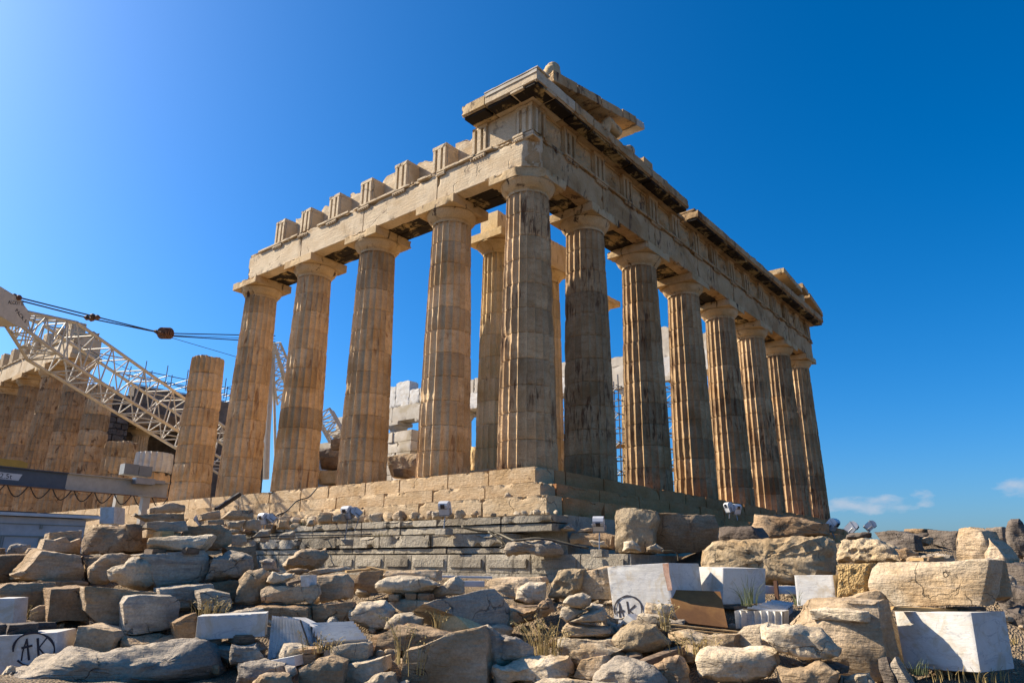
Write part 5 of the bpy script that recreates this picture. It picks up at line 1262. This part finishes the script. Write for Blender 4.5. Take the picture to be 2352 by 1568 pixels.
# the new white fluted pieces
def fluted_slab(name, label, quad, d4, nfl, along, depth=.02, t=.35, mat='white', steps=None):
    """quad of 4 picture corners with 4 distances; flutes run along one edge pair"""
    P = [np.array(at(x, y, d)) for (x, y), d in zip(quad, d4)]
    nu, nv = nfl*6, 10
    n = np.cross(P[1]-P[0], P[3]-P[0]); n /= np.linalg.norm(n)
    if n@(CAMP-P[0]) < 0: n = -n
    V = []; 
    for j in range(nv+1):
        for i in range(nu+1):
            u, v = i/nu, j/nv
            a, b = (u, v) if along == 'v' else (v, u)
            p = (P[0]*(1-a)+P[1]*a)*(1-b)+(P[3]*(1-a)+P[2]*a)*b
            ph = (u*nfl) % 1
            V.append(p-n*depth*1.8*abs(math.sin(math.pi*ph))**.7)
    V = np.array(V); w = nu+1
    F = np.array([[j*w+i, j*w+i+1, (j+1)*w+i+1, (j+1)*w+i] for j in range(nv) for i in range(nu)])
    m = MB(); m.add(V, F)
    B = [p-n*(depth*1.8+.02) for p in P]; Bk = [p-n*t for p in P]
    m.add(np.array(B+Bk), np.array([[0, 1, 5, 4], [1, 2, 6, 5], [2, 3, 7, 6], [3, 0, 4, 7], [4, 5, 6, 7]]))
    o = m.build(name, M[mat], smooth=True, angle=40)
    BASES.append((*P[2][:2], min(p[2] for p in P)-.05))
    return tag(o, label, 'fluted marble', 'new fluted marble pieces')
b = lambda x, y: (574.2+x/3.735, 1148.4+y/3.735)
fluted_slab('fluted_marble_block', 'white fluted marble panel standing upright right of the white beam', [b(190, 985), b(420, 1015), b(495, 1235), b(150, 1365)], [10.4, 10.25, 10.1, 10.2], 10, 'v')
fluted_slab('fluted_marble_block', 'white fluted panel with curved edge joined to the upright one', [b(340, 1000), b(515, 1085), b(505, 1240), b(400, 1270)], [10.5, 10.35, 10.3, 10.4], 6, 'v')
fluted_slab('fluted_marble_piece', 'white fluted marble piece lying with horizontal flutes upward', [b(515, 1050), b(890, 1035), b(1018, 1185), b(640, 1215)], [10.6, 10.75, 10.0, 9.85], 6, 'u', .045, .30)
c_ = lambda x, y: (1148.4+x/3.735, 1148.4+y/3.735)
fluted_slab('fluted_block', 'white block with short vertical flutes on its front right of the brown board', [c_(2010, 945), c_(2420, 955), c_(2420, 1105), c_(2025, 1100)], [11.35, 11.0, 11.0, 11.35], 7, 'v', .04, .5)
fluted_slab('fluted_block', 'white ribbed marble top behind the short fluted block', [c_(2080, 925), c_(2330, 850), c_(2520, 875), c_(2425, 950)], [11.2, 12.6, 12.8, 11.5], 6, 'v', .02, .25)

# graffiti on the two white blocks, as flat brush strokes on the stone face
def strokes(label, crop, lines, w, parent_name):
    C, ux, uz, n, d = FACES[label]; ox, oy, s = CROPS[crop]; par = [o for o in COL.objects if o.get('label') == label][0]
    m = MB()
    for L in lines:
        q = []
        for x, y in L:
            r = ray(x/s+ox, y/s+oy); k = ((C-CAMP)@n)/(r@n); q.append(CAMP+r*k+n*.006)
        for i in range(len(q)-1):
            a, b_ = q[i], q[i+1]; t_ = (b_-a)/np.linalg.norm(b_-a); sd_ = np.cross(t_, n)*w/2
            a = a-t_*w*.3; b_ = b_+t_*w*.3; k1 = 1+.3*math.sin(i*.9+len(L)); k2 = 1+.3*math.sin((i+1)*.9+len(L))
            m.add(np.array([a-sd_*k1, a+sd_*k1, b_+sd_*k2, b_-sd_*k2])+n*.00012*i, np.array([[0, 1, 2, 3]]))
    m.build('lettering', M['brush'], par, fixn=False)
def circ(cx, cy, rx, ry, a0=0, a1=360, n=36): return [(cx+rx*math.cos(math.radians(a0+(a1-a0)*k/n)), cy+ry*math.sin(math.radians(a0+(a1-a0)*k/n))) for k in range(n+1)]
strokes('white marble block with a circled AK cut off by the left edge', 'A', [circ(292, 1280, 178, 145, -185, 140), [(185, 1370), (195, 1300), (232, 1190), (250, 1365)], [(190, 1265), (275, 1245)], [(325, 1185), (332, 1330)], [(410, 1170), (335, 1265), (385, 1325), (400, 1330)]], .024, 'A')
strokes('big white slab with a circled AK and a rusty right edge', 'C', [circ(1102, 935, 118, 115, -200, 25), [(1030, 1000), (1025, 880), (1062, 995)], [(1012, 960), (1065, 945)], [(1092, 870), (1110, 990)], [(1160, 900), (1110, 945), (1165, 985)]], .026, 'C')
# rust stain down the right edge of the big white slab
C, ux, uz, n, d = FACES['big white slab with a circled AK and a rusty right edge']
par = [o for o in COL.objects if o.get('label') == 'big white slab with a circled AK and a rusty right edge'][0]
q = []
rr_ = random.Random(3)
pl = [(1395, 542), (1448, 538), (1455, 640), (1470, 700), (1478, 770), (1440, 775), (1430, 700), (1408, 640)]
for x, y in pl:
    r = ray(x/3.735+1148.4, y/3.735+1148.4); k = ((C-CAMP)@n)/(r@n); q.append(CAMP+r*k+n*.004)
m = MB(); m.add(np.array(q), [np.array([list(range(len(q)))])]); m.build('rust_stain', stone('rust stained marble', (.42, .22, .14, 1), (.62, .45, .36, 1), bump=.1, vary=0), par, fixn=False)

# ------------------------------------------------------------------ boards, timbers, rails
def plank(pts, d0, d1, w, th, label, mat='wood', name='wooden_plank', cat='plank', group='loose planks and timbers'):
    a = np.array(at(*pts[0], d0)); b_ = np.array(at(*pts[1], d1)); t_ = (b_-a)/np.linalg.norm(b_-a); s_ = np.cross(t_, [0, 0, 1.0]); s_ /= np.linalg.norm(s_); u_ = np.cross(s_, t_)
    m = MB(); L = np.linalg.norm(b_-a)
    V, F = rblock((0, -w/2, -th), (L, w/2, 0), .08, .003, .015, L*7, .003)
    m.add(a+V[:, :1]*t_+V[:, 1:2]*s_+V[:, 2:]*u_, F); o = m.build(name, M[mat], smooth=True, angle=40)
    return tag(o, label, cat, group)
bd = [np.array(at(*c_(x, y), d)) for (x, y), d in zip([(1445, 765), (1890, 780), (1955, 1090), (1515, 1040)], [11.75, 11.6, 11.1, 11.15])]
n_ = np.cross(bd[1]-bd[0], bd[3]-bd[0]); n_ /= np.linalg.norm(n_); n_ = n_ if n_@(CAMP-bd[0]) > 0 else -n_
m = MB(); V = np.array(bd+[p-n_*.025 for p in bd]); m.add(V, np.array([[0, 1, 2, 3], [4, 7, 6, 5], [0, 4, 5, 1], [1, 5, 6, 2], [2, 6, 7, 3], [3, 7, 4, 0]]))
tag(m.build('wooden_board', M['ply']), 'brown plywood board leaning in front of the white slabs', 'board')
plank((c_(1450, 1045)), None, None, 0, 0, '') if False else None
plank((c_(1450, 1055), c_(2050, 1120)), 10.75, 10.9, .16, .03, 'upper yellow plank lying under the plywood board')
plank((c_(1440, 1085), c_(2045, 1145)), 10.7, 10.85, .2, .03, 'lower yellow plank lying under the plywood board')
plank((c_(890, 1372), c_(1195, 1322)), 9.7, 9.85, .14, .085, 'dark timber under the left of the yellowish boulder', 'wood_dark')
plank((c_(1140, 1395), c_(1555, 1245)), 9.5, 9.9, .15, .10, 'dark split timber sloping under the yellowish boulder', 'wood_dark')
plank((b(820, 600), b(1030, 580)), 13.7, 13.9, .15, .05, 'short orange plank left of the foundation wall')
plank((b(1010, 565), b(1200, 600)), 14.0, 13.8, .12, .06, 'short orange plank sloping down to the right')
plank((b(310, 705), b(428, 675)), 11.9, 12.0, .2, .05, 'dark wooden wedge on the middle row', 'wood_dark')
dD = lambda x, y: (1722.7+x/3.4957, 1119.7+y/3.4957)
plank((dD(1330, 560), dD(1535, 545)), 12.9, 13.1, .3, .06, 'reddish plank on the right board pile')
plank((dD(1430, 545), dD(1600, 590)), 12.5, 12.4, .18, .09, 'dark plank leaning on the right board pile', 'wood_dark')
plank((dD(1150, 950), dD(1640, 965)), 9.45, 9.55, .14, .05, 'left timber between the cream block and the white cube', 'wood')
plank((dD(1600, 955), dD(1860, 950)), 9.6, 9.7, .14, .055, 'right timber between the cream block and the white cube', 'wood_dark')
plank((c_(105, 905), c_(385, 890)), 12.0, 12.1, .4, .035, 'thin boards under the fluted pale fragment', 'wood_dark')
plank((c_(1913, 897), c_(2190, 897)), 12.2, 12.8, .4, .06, 'dark timber under the white veined cube', 'wood_dark')
for k, (x, y, dd_, lb) in enumerate(((1785, 1220, 10.25, 'wooden block under the left part of the white beam'), (2070, 1185, 10.3, 'wooden block under the right part of the white beam'), (1330, 445, 12.4, 'wooden wedge under the left of the propped pale slab'), (1620, 432, 12.5, 'wooden wedge under the right of the propped pale slab'), (1400, 290, 12.8, 'yellow wooden wedge between the stacked slabs'))):
    C0 = at(x/3.735, 1148.4+y/3.735, dd_); m = MB(); m.add(*rblock(C0-np.array([.16, .12, .06]), C0+np.array([.16, .12, .055]), .06, .003, .015, k))
    tag(m.build('wooden_block', M['wood_dark'] if k != 4 else M['wood'], smooth=True, angle=40), lb, 'wood block', 'wooden blocks and wedges')
plank((b(1588, 642), b(2080, 650)), 16.0, 16.0, .10, .05, 'long blue white rail before the foundation wall', 'rail', 'metal_rail', 'rail', 'white metal rails')
plank((b(1830, 688), b(2010, 690)), 14.2, 14.3, .10, .11, 'short white rail behind the crumbly rock', 'rail', 'metal_rail', 'rail', 'white metal rails')
plank((dD(-10, 778), dD(375, 782)), 13.3, 13.3, .08, .15, 'white rail under the long pitted block', 'rail', 'metal_rail', 'rail', 'white metal rails')
m = MB(); q = at(*dD(205, 745), 13.2); q2 = at(*dD(225, 930), 13.2); m.box((q[0]-.03, q[1]-.03, q2[2]-.3), (q[0]+.03, q[1]+.03, q[2])); tag(m.build('iron_post', M['rust']), 'rusty iron post holding the white rail', 'post')
# ------------------------------------------------------------------ floodlights
def floodlight(px, py, d, size, az, el, label, base=None, post_h=None):
    """housing with visor hood, glass, yoke, post and concrete foot"""
    size *= .84; c = np.array(at(px, py, d)); ph = post_h if post_h else .3
    t = thing('floodlight', label, 'floodlight', (c[0], c[1], c[2]-ph), 'white floodlights around the temple')
    ca, sa, ce, se = math.cos(az), math.sin(az), math.cos(el), math.sin(el)
    f = np.array([ca*ce, sa*ce, se]); s_ = np.array([-sa, ca, 0]); u = np.cross(f, s_)
    def hp_(a, b_, c2): return c+f*a*size+s_*b_*size+u*c2*size
    m = MB(); prof = [(-.26, -.48), (.30, -.48), (.36, -.44), (.36, .20), (.24, .40), (.02, .46), (-.18, .40), (-.26, .26)]
    m.prism(prof, lambda a, b_, dd: hp_(a, dd, b_), -.33, .33); m.build('housing', M['lamp_white'], t)
    m = MB(); m.prism([(.362, -.34), (.372, -.34), (.372, .08), (.362, .08)], lambda a, b_, dd: hp_(a, dd, b_), -.30, .30); 
    m.build('glass', M['glass'], t)
    m = MB(); m.prism([(-.29, -.44), (.31, -.50), (.31, -.46), (-.27, -.38)], lambda a, b_, dd: hp_(a, dd, b_), -.36, .36); m.prism([(-.285, .03), (.38, .23), (.38, .26), (-.285, .06)], lambda a, b_, dd: hp_(a, dd, b_), -.345, .345); m.build('trim', M['steel'], t)
    m = MB(); m.prism([(-.27, .10), (-.33, .10), (-.30, .36), (-.24, .36)], lambda a, b_, dd: hp_(a, dd, b_), -.14, .14); m.build('vent', M['glass'], t)
    m = MB(); pts = [hp_(-.05, -.41, 0), hp_(-.05, -.41, -.42)*1, hp_(-.05, .41, -.42), hp_(-.05, .41, 0)]
    m.tube(pts, .05*size, 6); m.build('yoke', M['steel'], t)
    m = MB(); b0 = hp_(-.05, 0, -.42); m.tube([b0, (c[0], c[1], c[2]-ph)], .04*size, 7); m.build('post', M['steel'], t)
    if base:
        m = MB(); m.add(*rblock((c[0]-base*.6, c[1]-.14, c[2]-ph-.16), (c[0]+base*.6, c[1]+.16, c[2]-ph+.01), .08, .004, .02, px)); m.build('foot', M['poros'], t)
    return t
A_ = math.radians
floodlight(605, 1190, 21.6, .42, A_(95), A_(30), 'left floodlight of the pair at the left end of the ledge', .3, .5)
floodlight(624, 1189, 21.6, .36, A_(40), A_(55), 'tilted floodlight of the pair at the left end of the ledge', None, .35)
floodlight(797, 1176, 20.8, .46, A_(100), A_(30), 'left floodlight of the pair on the ledge below the second flank column', .34, .75)
floodlight(818, 1176, 20.8, .40, A_(45), A_(55), 'tilted floodlight of the pair on the ledge below the second flank column', None, .5)
floodlight(1021, 1166, 19.8, .48, A_(110), A_(28), 'single white floodlight below the corner of the steps', .34, .55)
floodlight(1375, 1202, 16.2, .42, A_(115), A_(50), 'white floodlight on a thin post before the big upright block', .26, .55)
floodlight(1673, 1164, 20, .34, A_(60), A_(20), 'left floodlight of the pair on the east steps', None, .3)
floodlight(1692, 1168, 20, .34, A_(150), A_(25), 'right floodlight of the pair on the east steps', None, .3)
floodlight(1914, 1204, 19.5, .42, A_(170), A_(45), 'floodlight at the foot of the last right column', None, .35)
floodlight(1958, 1211, 19, .42, A_(190), A_(45), 'middle floodlight on the right skyline', None, .35)
floodlight(2000, 1207, 19, .36, A_(200), A_(50), 'rightmost floodlight on the right skyline', None, .35)
floodlight(456, 1194, 20, .36, A_(60), A_(40), 'small floodlight half hidden at the left rubble', None, .3)

# ------------------------------------------------------------------ cables on the ledge and strap on the steps
def cable(pts, d, r, label, name='cable', mat='cable'):
    q = []
    for i in range(len(pts)-1):
        for k in range(6):
            t_ = k/6; x = pts[i][0]*(1-t_)+pts[i+1][0]*t_; y = pts[i][1]*(1-t_)+pts[i+1][1]*t_; dd_ = (d[i]*(1-t_)+d[i+1]*t_)
            q.append(np.array(at(x, y, dd_)))
    q.append(np.array(at(*pts[-1], d[-1])))
    # soften the bends
    for _ in range(3): q = [q[0]]+[(q[i-1]+q[i]*2+q[i+1])/4 for i in range(1, len(q)-1)]+[q[-1]]
    m = MB(); m.tube(q, r, 6); return tag(m.build(name, M[mat], smooth=True), label, 'cable', 'cables along the ledge')
cable([c_(-330, 228), c_(-200, 262), c_(-60, 268), c_(20, 300), c_(120, 350), c_(300, 322), c_(480, 345), c_(620, 385), c_(760, 410)], [18.4, 18.3, 18.2, 18.0, 17.6, 17.4, 17.2, 17, 16.9], .03, 'thick olive cable snaking over the grey ledge')
cable([c_(-100, 270), c_(0, 330), c_(60, 385), c_(0, 410)], [18.1, 17.9, 17.8, 17.8], .028, 'olive cable loop hanging over the broken ledge end')
cable([c_(100, 345), c_(250, 335), c_(420, 330), c_(560, 372), c_(700, 405)], [17.5, 17.3, 17.2, 17.0, 16.9], .022, 'thin dark cable beside the thick olive one', mat='black')
cable([c_(1395, 435), c_(1480, 432), c_(1525, 460), c_(1530, 520)], [16.0, 16.0, 16, 16], .02, 'olive cable bending over the right end of the foundation')
cable([b(-330, 335), b(0, 325), b(300, 300), b(700, 300), b(1050, 290)], [20, 19.6, 19.4, 19.2, 19], .018, 'dark cable running along the foot of the upper ledge', mat='black')
g4 = lambda x, y: ((800+x/1.47)/1.7415, (1500+y/1.47)/1.7415)
cable([g4(690, 660), g4(640, 720), g4(570, 735), g4(510, 800), g4(450, 825)], [24.5, 24.3, 24, 23.6, 23.4], .022, 'black cable dropping down the flank steps', mat='black')
q0 = np.array(at(*g4(232, 700), 27.3)); q1 = np.array(at(*g4(95, 790), 26.2)); m = MB(); m.tube([q0, q1], .09, 6); tag(m.build('black_strap', M['black']), 'black rubber strap lying across the left steps', 'strap')

# ------------------------------------------------------------------ rubble on the ledges: one thing each
rnd = random.Random(8)
def chip(p, s, mat, label, group, flat=.6, seed=0, name='rubble_stone'):
    n = 12; mth = []; V = []
    for i in range(9):
        ph = math.pi*i/8
        for k in range(n): V.append([math.sin(ph)**.6*math.cos(2*math.pi*k/n), math.sin(ph)**.6*math.sin(2*math.pi*k/n), math.cos(ph)])
    V = np.array(V); P = V+seed
    r = 1+.35*fbm(P*1.1, 3)-.18*np.abs(fbm(P*.8+9, 2)); cu = np.array([[rnd.gauss(0, 1) for _ in range(3)] for _ in range(6)]); cu /= np.linalg.norm(cu, axis=1)[:, None]; r = np.minimum(r, (rnd.uniform(.6, .8)/np.maximum(V@cu.T, .05)).min(1)); a = rnd.uniform(0, 6.3)
    V = V*r[:, None]*np.array([s*rnd.uniform(.8, 1.3), s*rnd.uniform(.6, .9), s*flat*rnd.uniform(.7, 1.1)])
    V = V@np.array([[math.cos(a), -math.sin(a), 0], [math.sin(a), math.cos(a), 0], [0, 0, 1]]).T
    V[:, 2] -= V[:, 2].min(); V += np.array(p)-np.array([0, 0, s*.06])
    F = np.array([[i*n+k, i*n+(k+1) % n, (i+1)*n+(k+1) % n, (i+1)*n+k] for i in range(8) for k in range(n)])
    m = MB(); m.add(V, F); return tag(m.build(name, M[mat], smooth=True, angle=22), label, 'stone', group)
for k in range(30):      # along the top of the upper grey course, at the foot of the lowest step
    x = -11+11.6*k/30+rnd.uniform(-.15, .15); s = rnd.uniform(.07, .2) if x > -4 else rnd.uniform(.12, .32)
    chip((x, -1.62+rnd.uniform(-.12, .12), -1.775), s, rnd.choice(['pale', 'tan', 'step']), 'pale rubble stone lying on the upper grey ledge under the lowest step', 'rubble on the upper grey ledge', .8, k*3.3)
for k in range(8):
    chip((.6+k*.19+rnd.uniform(-.05, .05), -1.7+rnd.uniform(0, .1), -1.775), rnd.uniform(.06, .13), 'pale', 'bright small stone in the row on the ledge corner below the steps', 'bright stones on the ledge corner', .8, k*2.1+90)
for k in range(70):      # tumbled steps further left
    x = rnd.uniform(-24, -8.5); y = rnd.uniform(-3.6, -1.45) if x < -10 else rnd.uniform(-1.9, -1.5)
    zb = -1.74+max(-1.0, (y+1.4)*.35)
    chip((x, y, zb), rnd.uniform(.14, .5), rnd.choice(['step', 'tan', 'pale', 'tan', 'brown']), 'tumbled tan stone lying along the broken left end of the steps', 'tumbled stones at the left steps', .6, k*1.9+7)
rows = [('A', '860,60 980,55 975,200 850,200', 'upright white dressed block behind the gantry posts', 'white', 'w', 21.5), ('A', '1290,70 1490,18 1600,40 1590,98 1290,105', 'flat rough tan stone right of the gantry post', 'tan', 'b', 22), ('A', '1150,120 1590,112 1590,175 1300,185', 'long golden stone below the flat rough stone', 'tan', 'b', 20.5),
        ('A', '1720,118 1890,85 1893,160 1730,168', 'tan block at the left foot of the steps by the small lamp', 'tan', 'b', 19.5), ('A', '1900,155 1990,85 2180,78 2182,160', 'wide tan block right of the small lamp', 'tan', 'b', 19.3), ('A', '1780,168 1920,165 1920,205 1790,208', 'flat orange stone under the wide tan block', 'tan', 'b', 18.8),
        ('A', '2080,240 2110,180 2180,165 2190,245', 'small cream block left of the ledge lamp pair', 'pale', 'b', 18.9), ('A', '1925,180 2100,170 2060,250 1950,235', 'cream fallen stone under the wide tan block', 'pale', 'r', 18.6),
        ('B', '480,215 500,170 545,160 550,210', 'round small cream stone on the ledge', 'pale', 'r', 20.4), ('B', '580,190 585,122 700,118 700,185', 'square pale block on the ledge between the lamp pairs', 'step', 'b', 20.4), ('B', '705,180 710,130 780,112 785,178', 'pale block right beside the middle lamp pair', 'pale', 'b', 20.3),
        ('B', '215,250 240,150 330,160 335,245', 'rounded tan stone behind the left lamp pair', 'step', 'r', 21.9), ('B', '0,245 10,180 95,160 90,245', 'tan stone left of the left lamp pair', 'step', 'b', 22.0), ('B', '1558,150 1560,95 1640,88 1640,150', 'pitted pale stone beside the single lamp', 'grey', 'r', 19.9), ('B', '-10,320 90,245 170,250 160,330', 'crumbled grey stone below the left lamp pair', 'poros', 'r', 20.5), ('B', '225,330 260,290 370,270 375,330', 'crumbled grey stone at the broken left end of the ledge', 'poros', 'r', 20.2)]
for cr_, pt, lb, mt_, st_, d_ in rows: rock(cr_, pt, lb, mt_, st_, d=d_, ground=False, t=.6)
rock('P', '1156,1145 1160,1133 1166,1129 1174,1136 1176,1145', 'small conical stone standing on the lowest step near the corner', 'pale', 'r', d=21.0, ground=False, t=.3)
# pieces of masonry on the temple floor
h5 = lambda x, y: ((1250+x/2.94)/1.7415, (1450+y/2.94)/1.7415)
def floorblk(pts, label, mat, d, st_='b'):
    P = ' '.join('%.1f,%.1f' % h5(x, y) for x, y in pts); rock('P', P, label, mat, st_, d=d, ground=False, t=1.0, yaw=-30)
floorblk([(80, 1110), (310, 1105), (300, 1240), (90, 1245)], 'brown block stacked on the temple floor between the second and third flank columns', 'brown', 31)
floorblk([(205, 900), (330, 890), (330, 1010), (215, 1015)], 'cream block topping the stack on the temple floor', 'tan', 32.2)
floorblk([(185, 1040), (320, 1035), (315, 1108), (190, 1108)], 'tan block in the middle of the stack on the temple floor', 'tan', 31.8)
floorblk([(80, 1265), (300, 1260), (290, 1420), (70, 1420)], 'golden broken block at the bottom of the floor stack', 'honey', 30.6)
floorblk([(-10, 1000), (200, 1000), (190, 1120), (-10, 1120)], 'dark masonry piece behind the floor stack', 'dark', 36)
floorblk([(880, 1105), (1090, 1065), (1235, 1060), (1235, 1340), (880, 1340)], 'tall tan wall block on the temple floor left of the fourth flank column gap', 'tan', 33)
floorblk([(940, 1245), (1060, 1242), (1060, 1330), (940, 1335)], 'dark square block before the tall tan wall block', 'brown', 30.5)
floorblk([(1850, 980), (1925, 985), (1915, 1280), (1850, 1280)], 'golden masonry pier beside the porch column', 'honey', 32)
floorblk([(-170, 1250), (10, 1245), (10, 1330), (-170, 1340)], 'pale block on the floor between the leftmost flank columns', 'tan', 35)

# ------------------------------------------------------------------ ground sheet
BASES += [(12.85, -17.0, -4.7), (9.5, -18, -4.7), (15, -14, -4.65), (20, -10, -4.6), (18, -22, -4.8), (4, -20, -4.8), (-4, -18, -4.6)]
BASES += [(x, -2.75, -3.30) for x in range(-8, 6, 2)] + [(x, -3.6, -2.7) for x in range(-26, -10, 3)] + [(x, -6, -3.0) for x in range(-30, -12, 4)] + [(x, -1, -1.9) for x in range(-70, -28, 6)]
BASES += [(6, 1.5, -2.6), (7, 6, -2.3), (5, 12, -2.2), (5, 20, -2.2), (6, 30, -2.2), (15, 20, -3.0), (30, 10, -4), (25, 30, -3.6), (11.9, -6.0, -4.45), (12.8, -6.5, -4.5), (12.6, -5.0, -4.35), (14, -4, -4.3)]
BP = np.array(BASES)
def ground_z(x, y):
    p = np.stack([x, y], -1)[..., None, :]; d2 = ((p-BP[:, :2])**2).sum(-1)+.03
    w = d2**-1.7; z = (w*BP[:, 2]).sum(-1)/w.sum(-1)
    far = np.clip((np.sqrt(d2.min(-1))-6)/30, 0, 1); return z*(1-far)+(-4.7)*far
def axis(c0, c1, fine, far):
    a = list(np.arange(c0, c1, fine)); g = fine; hi = [c1]; lo = [c0]
    while hi[-1] < far: g *= 1.35; hi.append(hi[-1]+g); 
    g = fine
    while lo[-1] > -far: g *= 1.35; lo.append(lo[-1]-g)
    return np.array(lo[:0:-1]+a+hi)
gx, gy = axis(-14, 16, .16, 2500), axis(-18, 10, .16, 2500)
U_, V_ = np.meshgrid(gx, gy); 
Z = np.zeros_like(U_)
for r in range(len(gy)): Z[r] = ground_z(U_[r], V_[r])-.05
Pn = np.stack([U_.ravel(), V_.ravel(), np.zeros(U_.size)], 1)
near = (np.hypot(U_, V_) < 60)
Z += (fbm(Pn*.9, 4)*.10+fbm(Pn*4, 3)*.03).reshape(Z.shape)*near
ins = (U_ < 1.9) & (U_ > -71) & (V_ > -1.1) & (V_ < 33); Z[ins] = np.minimum(Z[ins], -3.0)
ins2 = (U_ < 4.4) & (U_ > -26) & (V_ > -2.45) & (V_ <= -1.1); Z[ins2] = np.minimum(Z[ins2], -3.3)
nn_ = len(gx); idx = np.arange(U_.size).reshape(U_.shape); F = np.stack([idx[:-1, :-1].ravel(), idx[:-1, 1:].ravel(), idx[1:, 1:].ravel(), idx[1:, :-1].ravel()], 1)
m = MB(); m.add(np.stack([U_, V_, Z], -1).reshape(-1, 3), F); tag(m.build('ground', M['soil'], smooth=True, fixn=False, loc=(0, 0, -4.7)), kind='structure')
def gz(x, y): return float(ground_z(np.array([x]), np.array([y]))[0])-.05

# small loose stones scattered over the ground between the blocks
rnd = random.Random(77)
for k in range(150):
    px, py = rnd.uniform(-20, 2370), rnd.uniform(1330, 1590); d = float(np.interp(py, *YD))+rnd.uniform(-.3, .6)
    p = at(px, py, d); s = rnd.uniform(.05, .19)*(1 if rnd.random() < .8 else 1.6)
    chip((p[0], p[1], gz(p[0], p[1])), s, rnd.choice(['tan', 'pale', 'grey', 'brown', 'tan']), 'small loose stone on the soil between the big blocks', 'small stones between the blocks', .7, k*2.7+300)

for k in range(220):
    px, py = rnd.uniform(-20, 2370), rnd.uniform(1340, 1590); d = float(np.interp(py, *YD))+rnd.uniform(-.5, .5)
    p = at(px, py, d)
    chip((p[0], p[1], gz(p[0], p[1])), rnd.uniform(.025, .085), rnd.choice(['tan', 'pale', 'pale', 'brown']), 'fist sized stone chip lying in the gaps between the big blocks', 'stone chips in the gaps', .7, k*1.3+700, 'stone_chip')
# ------------------------------------------------------------------ dry grass and weeds
def tuft(px, py, d, n, h, label, mat='straw', spread=.12, seeds=True, zoff=0, w=.006):
    rg = random.Random(px*7+py); c = np.array(at(px, py, d)); c[2] += zoff; m = MB()
    for k in range(n):
        a = rg.uniform(0, 6.28); r0 = rg.uniform(0, spread)*.5; L = h*rg.uniform(.5, 1.1); bend = rg.uniform(.1, .6)*L
        dx, dy = math.cos(a), math.sin(a); P = []
        for t_ in np.linspace(0, 1, 6): P.append(c+np.array([dx*(r0+bend*t_**2), dy*(r0+bend*t_**2), L*(t_-.25*t_**3*bend/L*2)]))
        m.tube(P, [w*(1-.75*t_) for t_ in np.linspace(0, 1, 6)], 3, cap=False)
        if seeds and rg.random() < .6:
            e = P[-1]; t_ = P[-1]-P[-2]; t_ /= np.linalg.norm(t_)
            for q in range(9):
                o_ = e-t_*q*.014; sd_ = np.array([rg.uniform(-1, 1), rg.uniform(-1, 1), rg.uniform(-.8, .2)])*.032
                m.add(np.array([o_, o_+sd_+t_*.012, o_+sd_*1.15-t_*.006]), np.array([[0, 1, 2]]))
    return tag(m.build('grass_tuft' if spread < .55 else 'low_grass', M[mat], fixn=False), label, 'grass tuft' if spread < .55 else 'grass', 'dry grass tufts' if spread < .55 else None, 'stuff' if spread >= .55 else None)
tuft(*c_(360, 1370), 10.1, 40, .58, 'large clump of dry straw grass left of the cairn', spread=.4, w=.007)
tuft(*c_(470, 1340), 10.1, 16, .5, 'reddish dry stalks beside the large straw clump', spread=.2)
tuft(*b(1290, 1400), 9.6, 14, .75, 'tall seeding grass stalks before the brown wedge rock', spread=.25)
tuft(*b(1420, 1500), 9.3, 7, .62, 'thin dry stalks before the sloping pale slab', spread=.25)
tuft(*b(600, 1300), 9.7, 22, .26, 'bent dry grass below the lying fluted piece', spread=.5)
tuft(1780/3.735, 1148.4+1000/3.735, 10.9, 46, .3, 'dry grass spray above the white beam', spread=.5)
tuft(150/3.735, 1148.4+1070/3.735, 11.2, 12, .32, 'dry stalks in the hollow at the far left', spread=.2)
tuft(*c_(1420, 1120), 10.3, 16, .42, 'green yellow stalks left of the plywood board foot', spread=.15)
tuft(*c_(1680, 1320), 9.6, 30, .3, 'low straw grass above the broad smooth slab', spread=.7)
tuft(*c_(2130, 905), 11.6, 26, .48, 'green wiry shrub before the white veined cube', 'green', .25, False)
tuft(*dD(20, 930), 11.4, 14, .34, 'green weed at the foot of the white veined cube', 'green', .2, False)
tuft(*dD(375, 940), 10.7, 8, .25, 'green blades beside the white repair piece', 'green', .1, False)
tuft(*dD(1320, 1500), 8.9, 26, .2, 'green and straw weeds at the near corner of the white cube', 'green', .35, False)
tuft(*dD(1600, 1540), 8.9, 30, .16, 'low dry grass before the white cube', 'straw', .8, False)
tuft(*dD(1930, 1560), 8.9, 26, .18, 'low dry grass in the bottom right corner', 'straw', .6, False)
tuft(*dD(2120, 1260), 10.4, 30, .16, 'dry grass on the bare ground at the right edge', 'straw', .9, False)
tuft(*b(1100, 310), 18.6, 30, .14, 'yellow weeds on the grey ledge', 'straw', .8, False)
tuft(*b(450, 215), 20.6, 12, .22, 'small green weed on the left of the ledge', 'green', .2, False)
tuft(*b(1600, 1090), 11.0, 18, .34, 'dry stalks under the golden stone face', spread=.25)
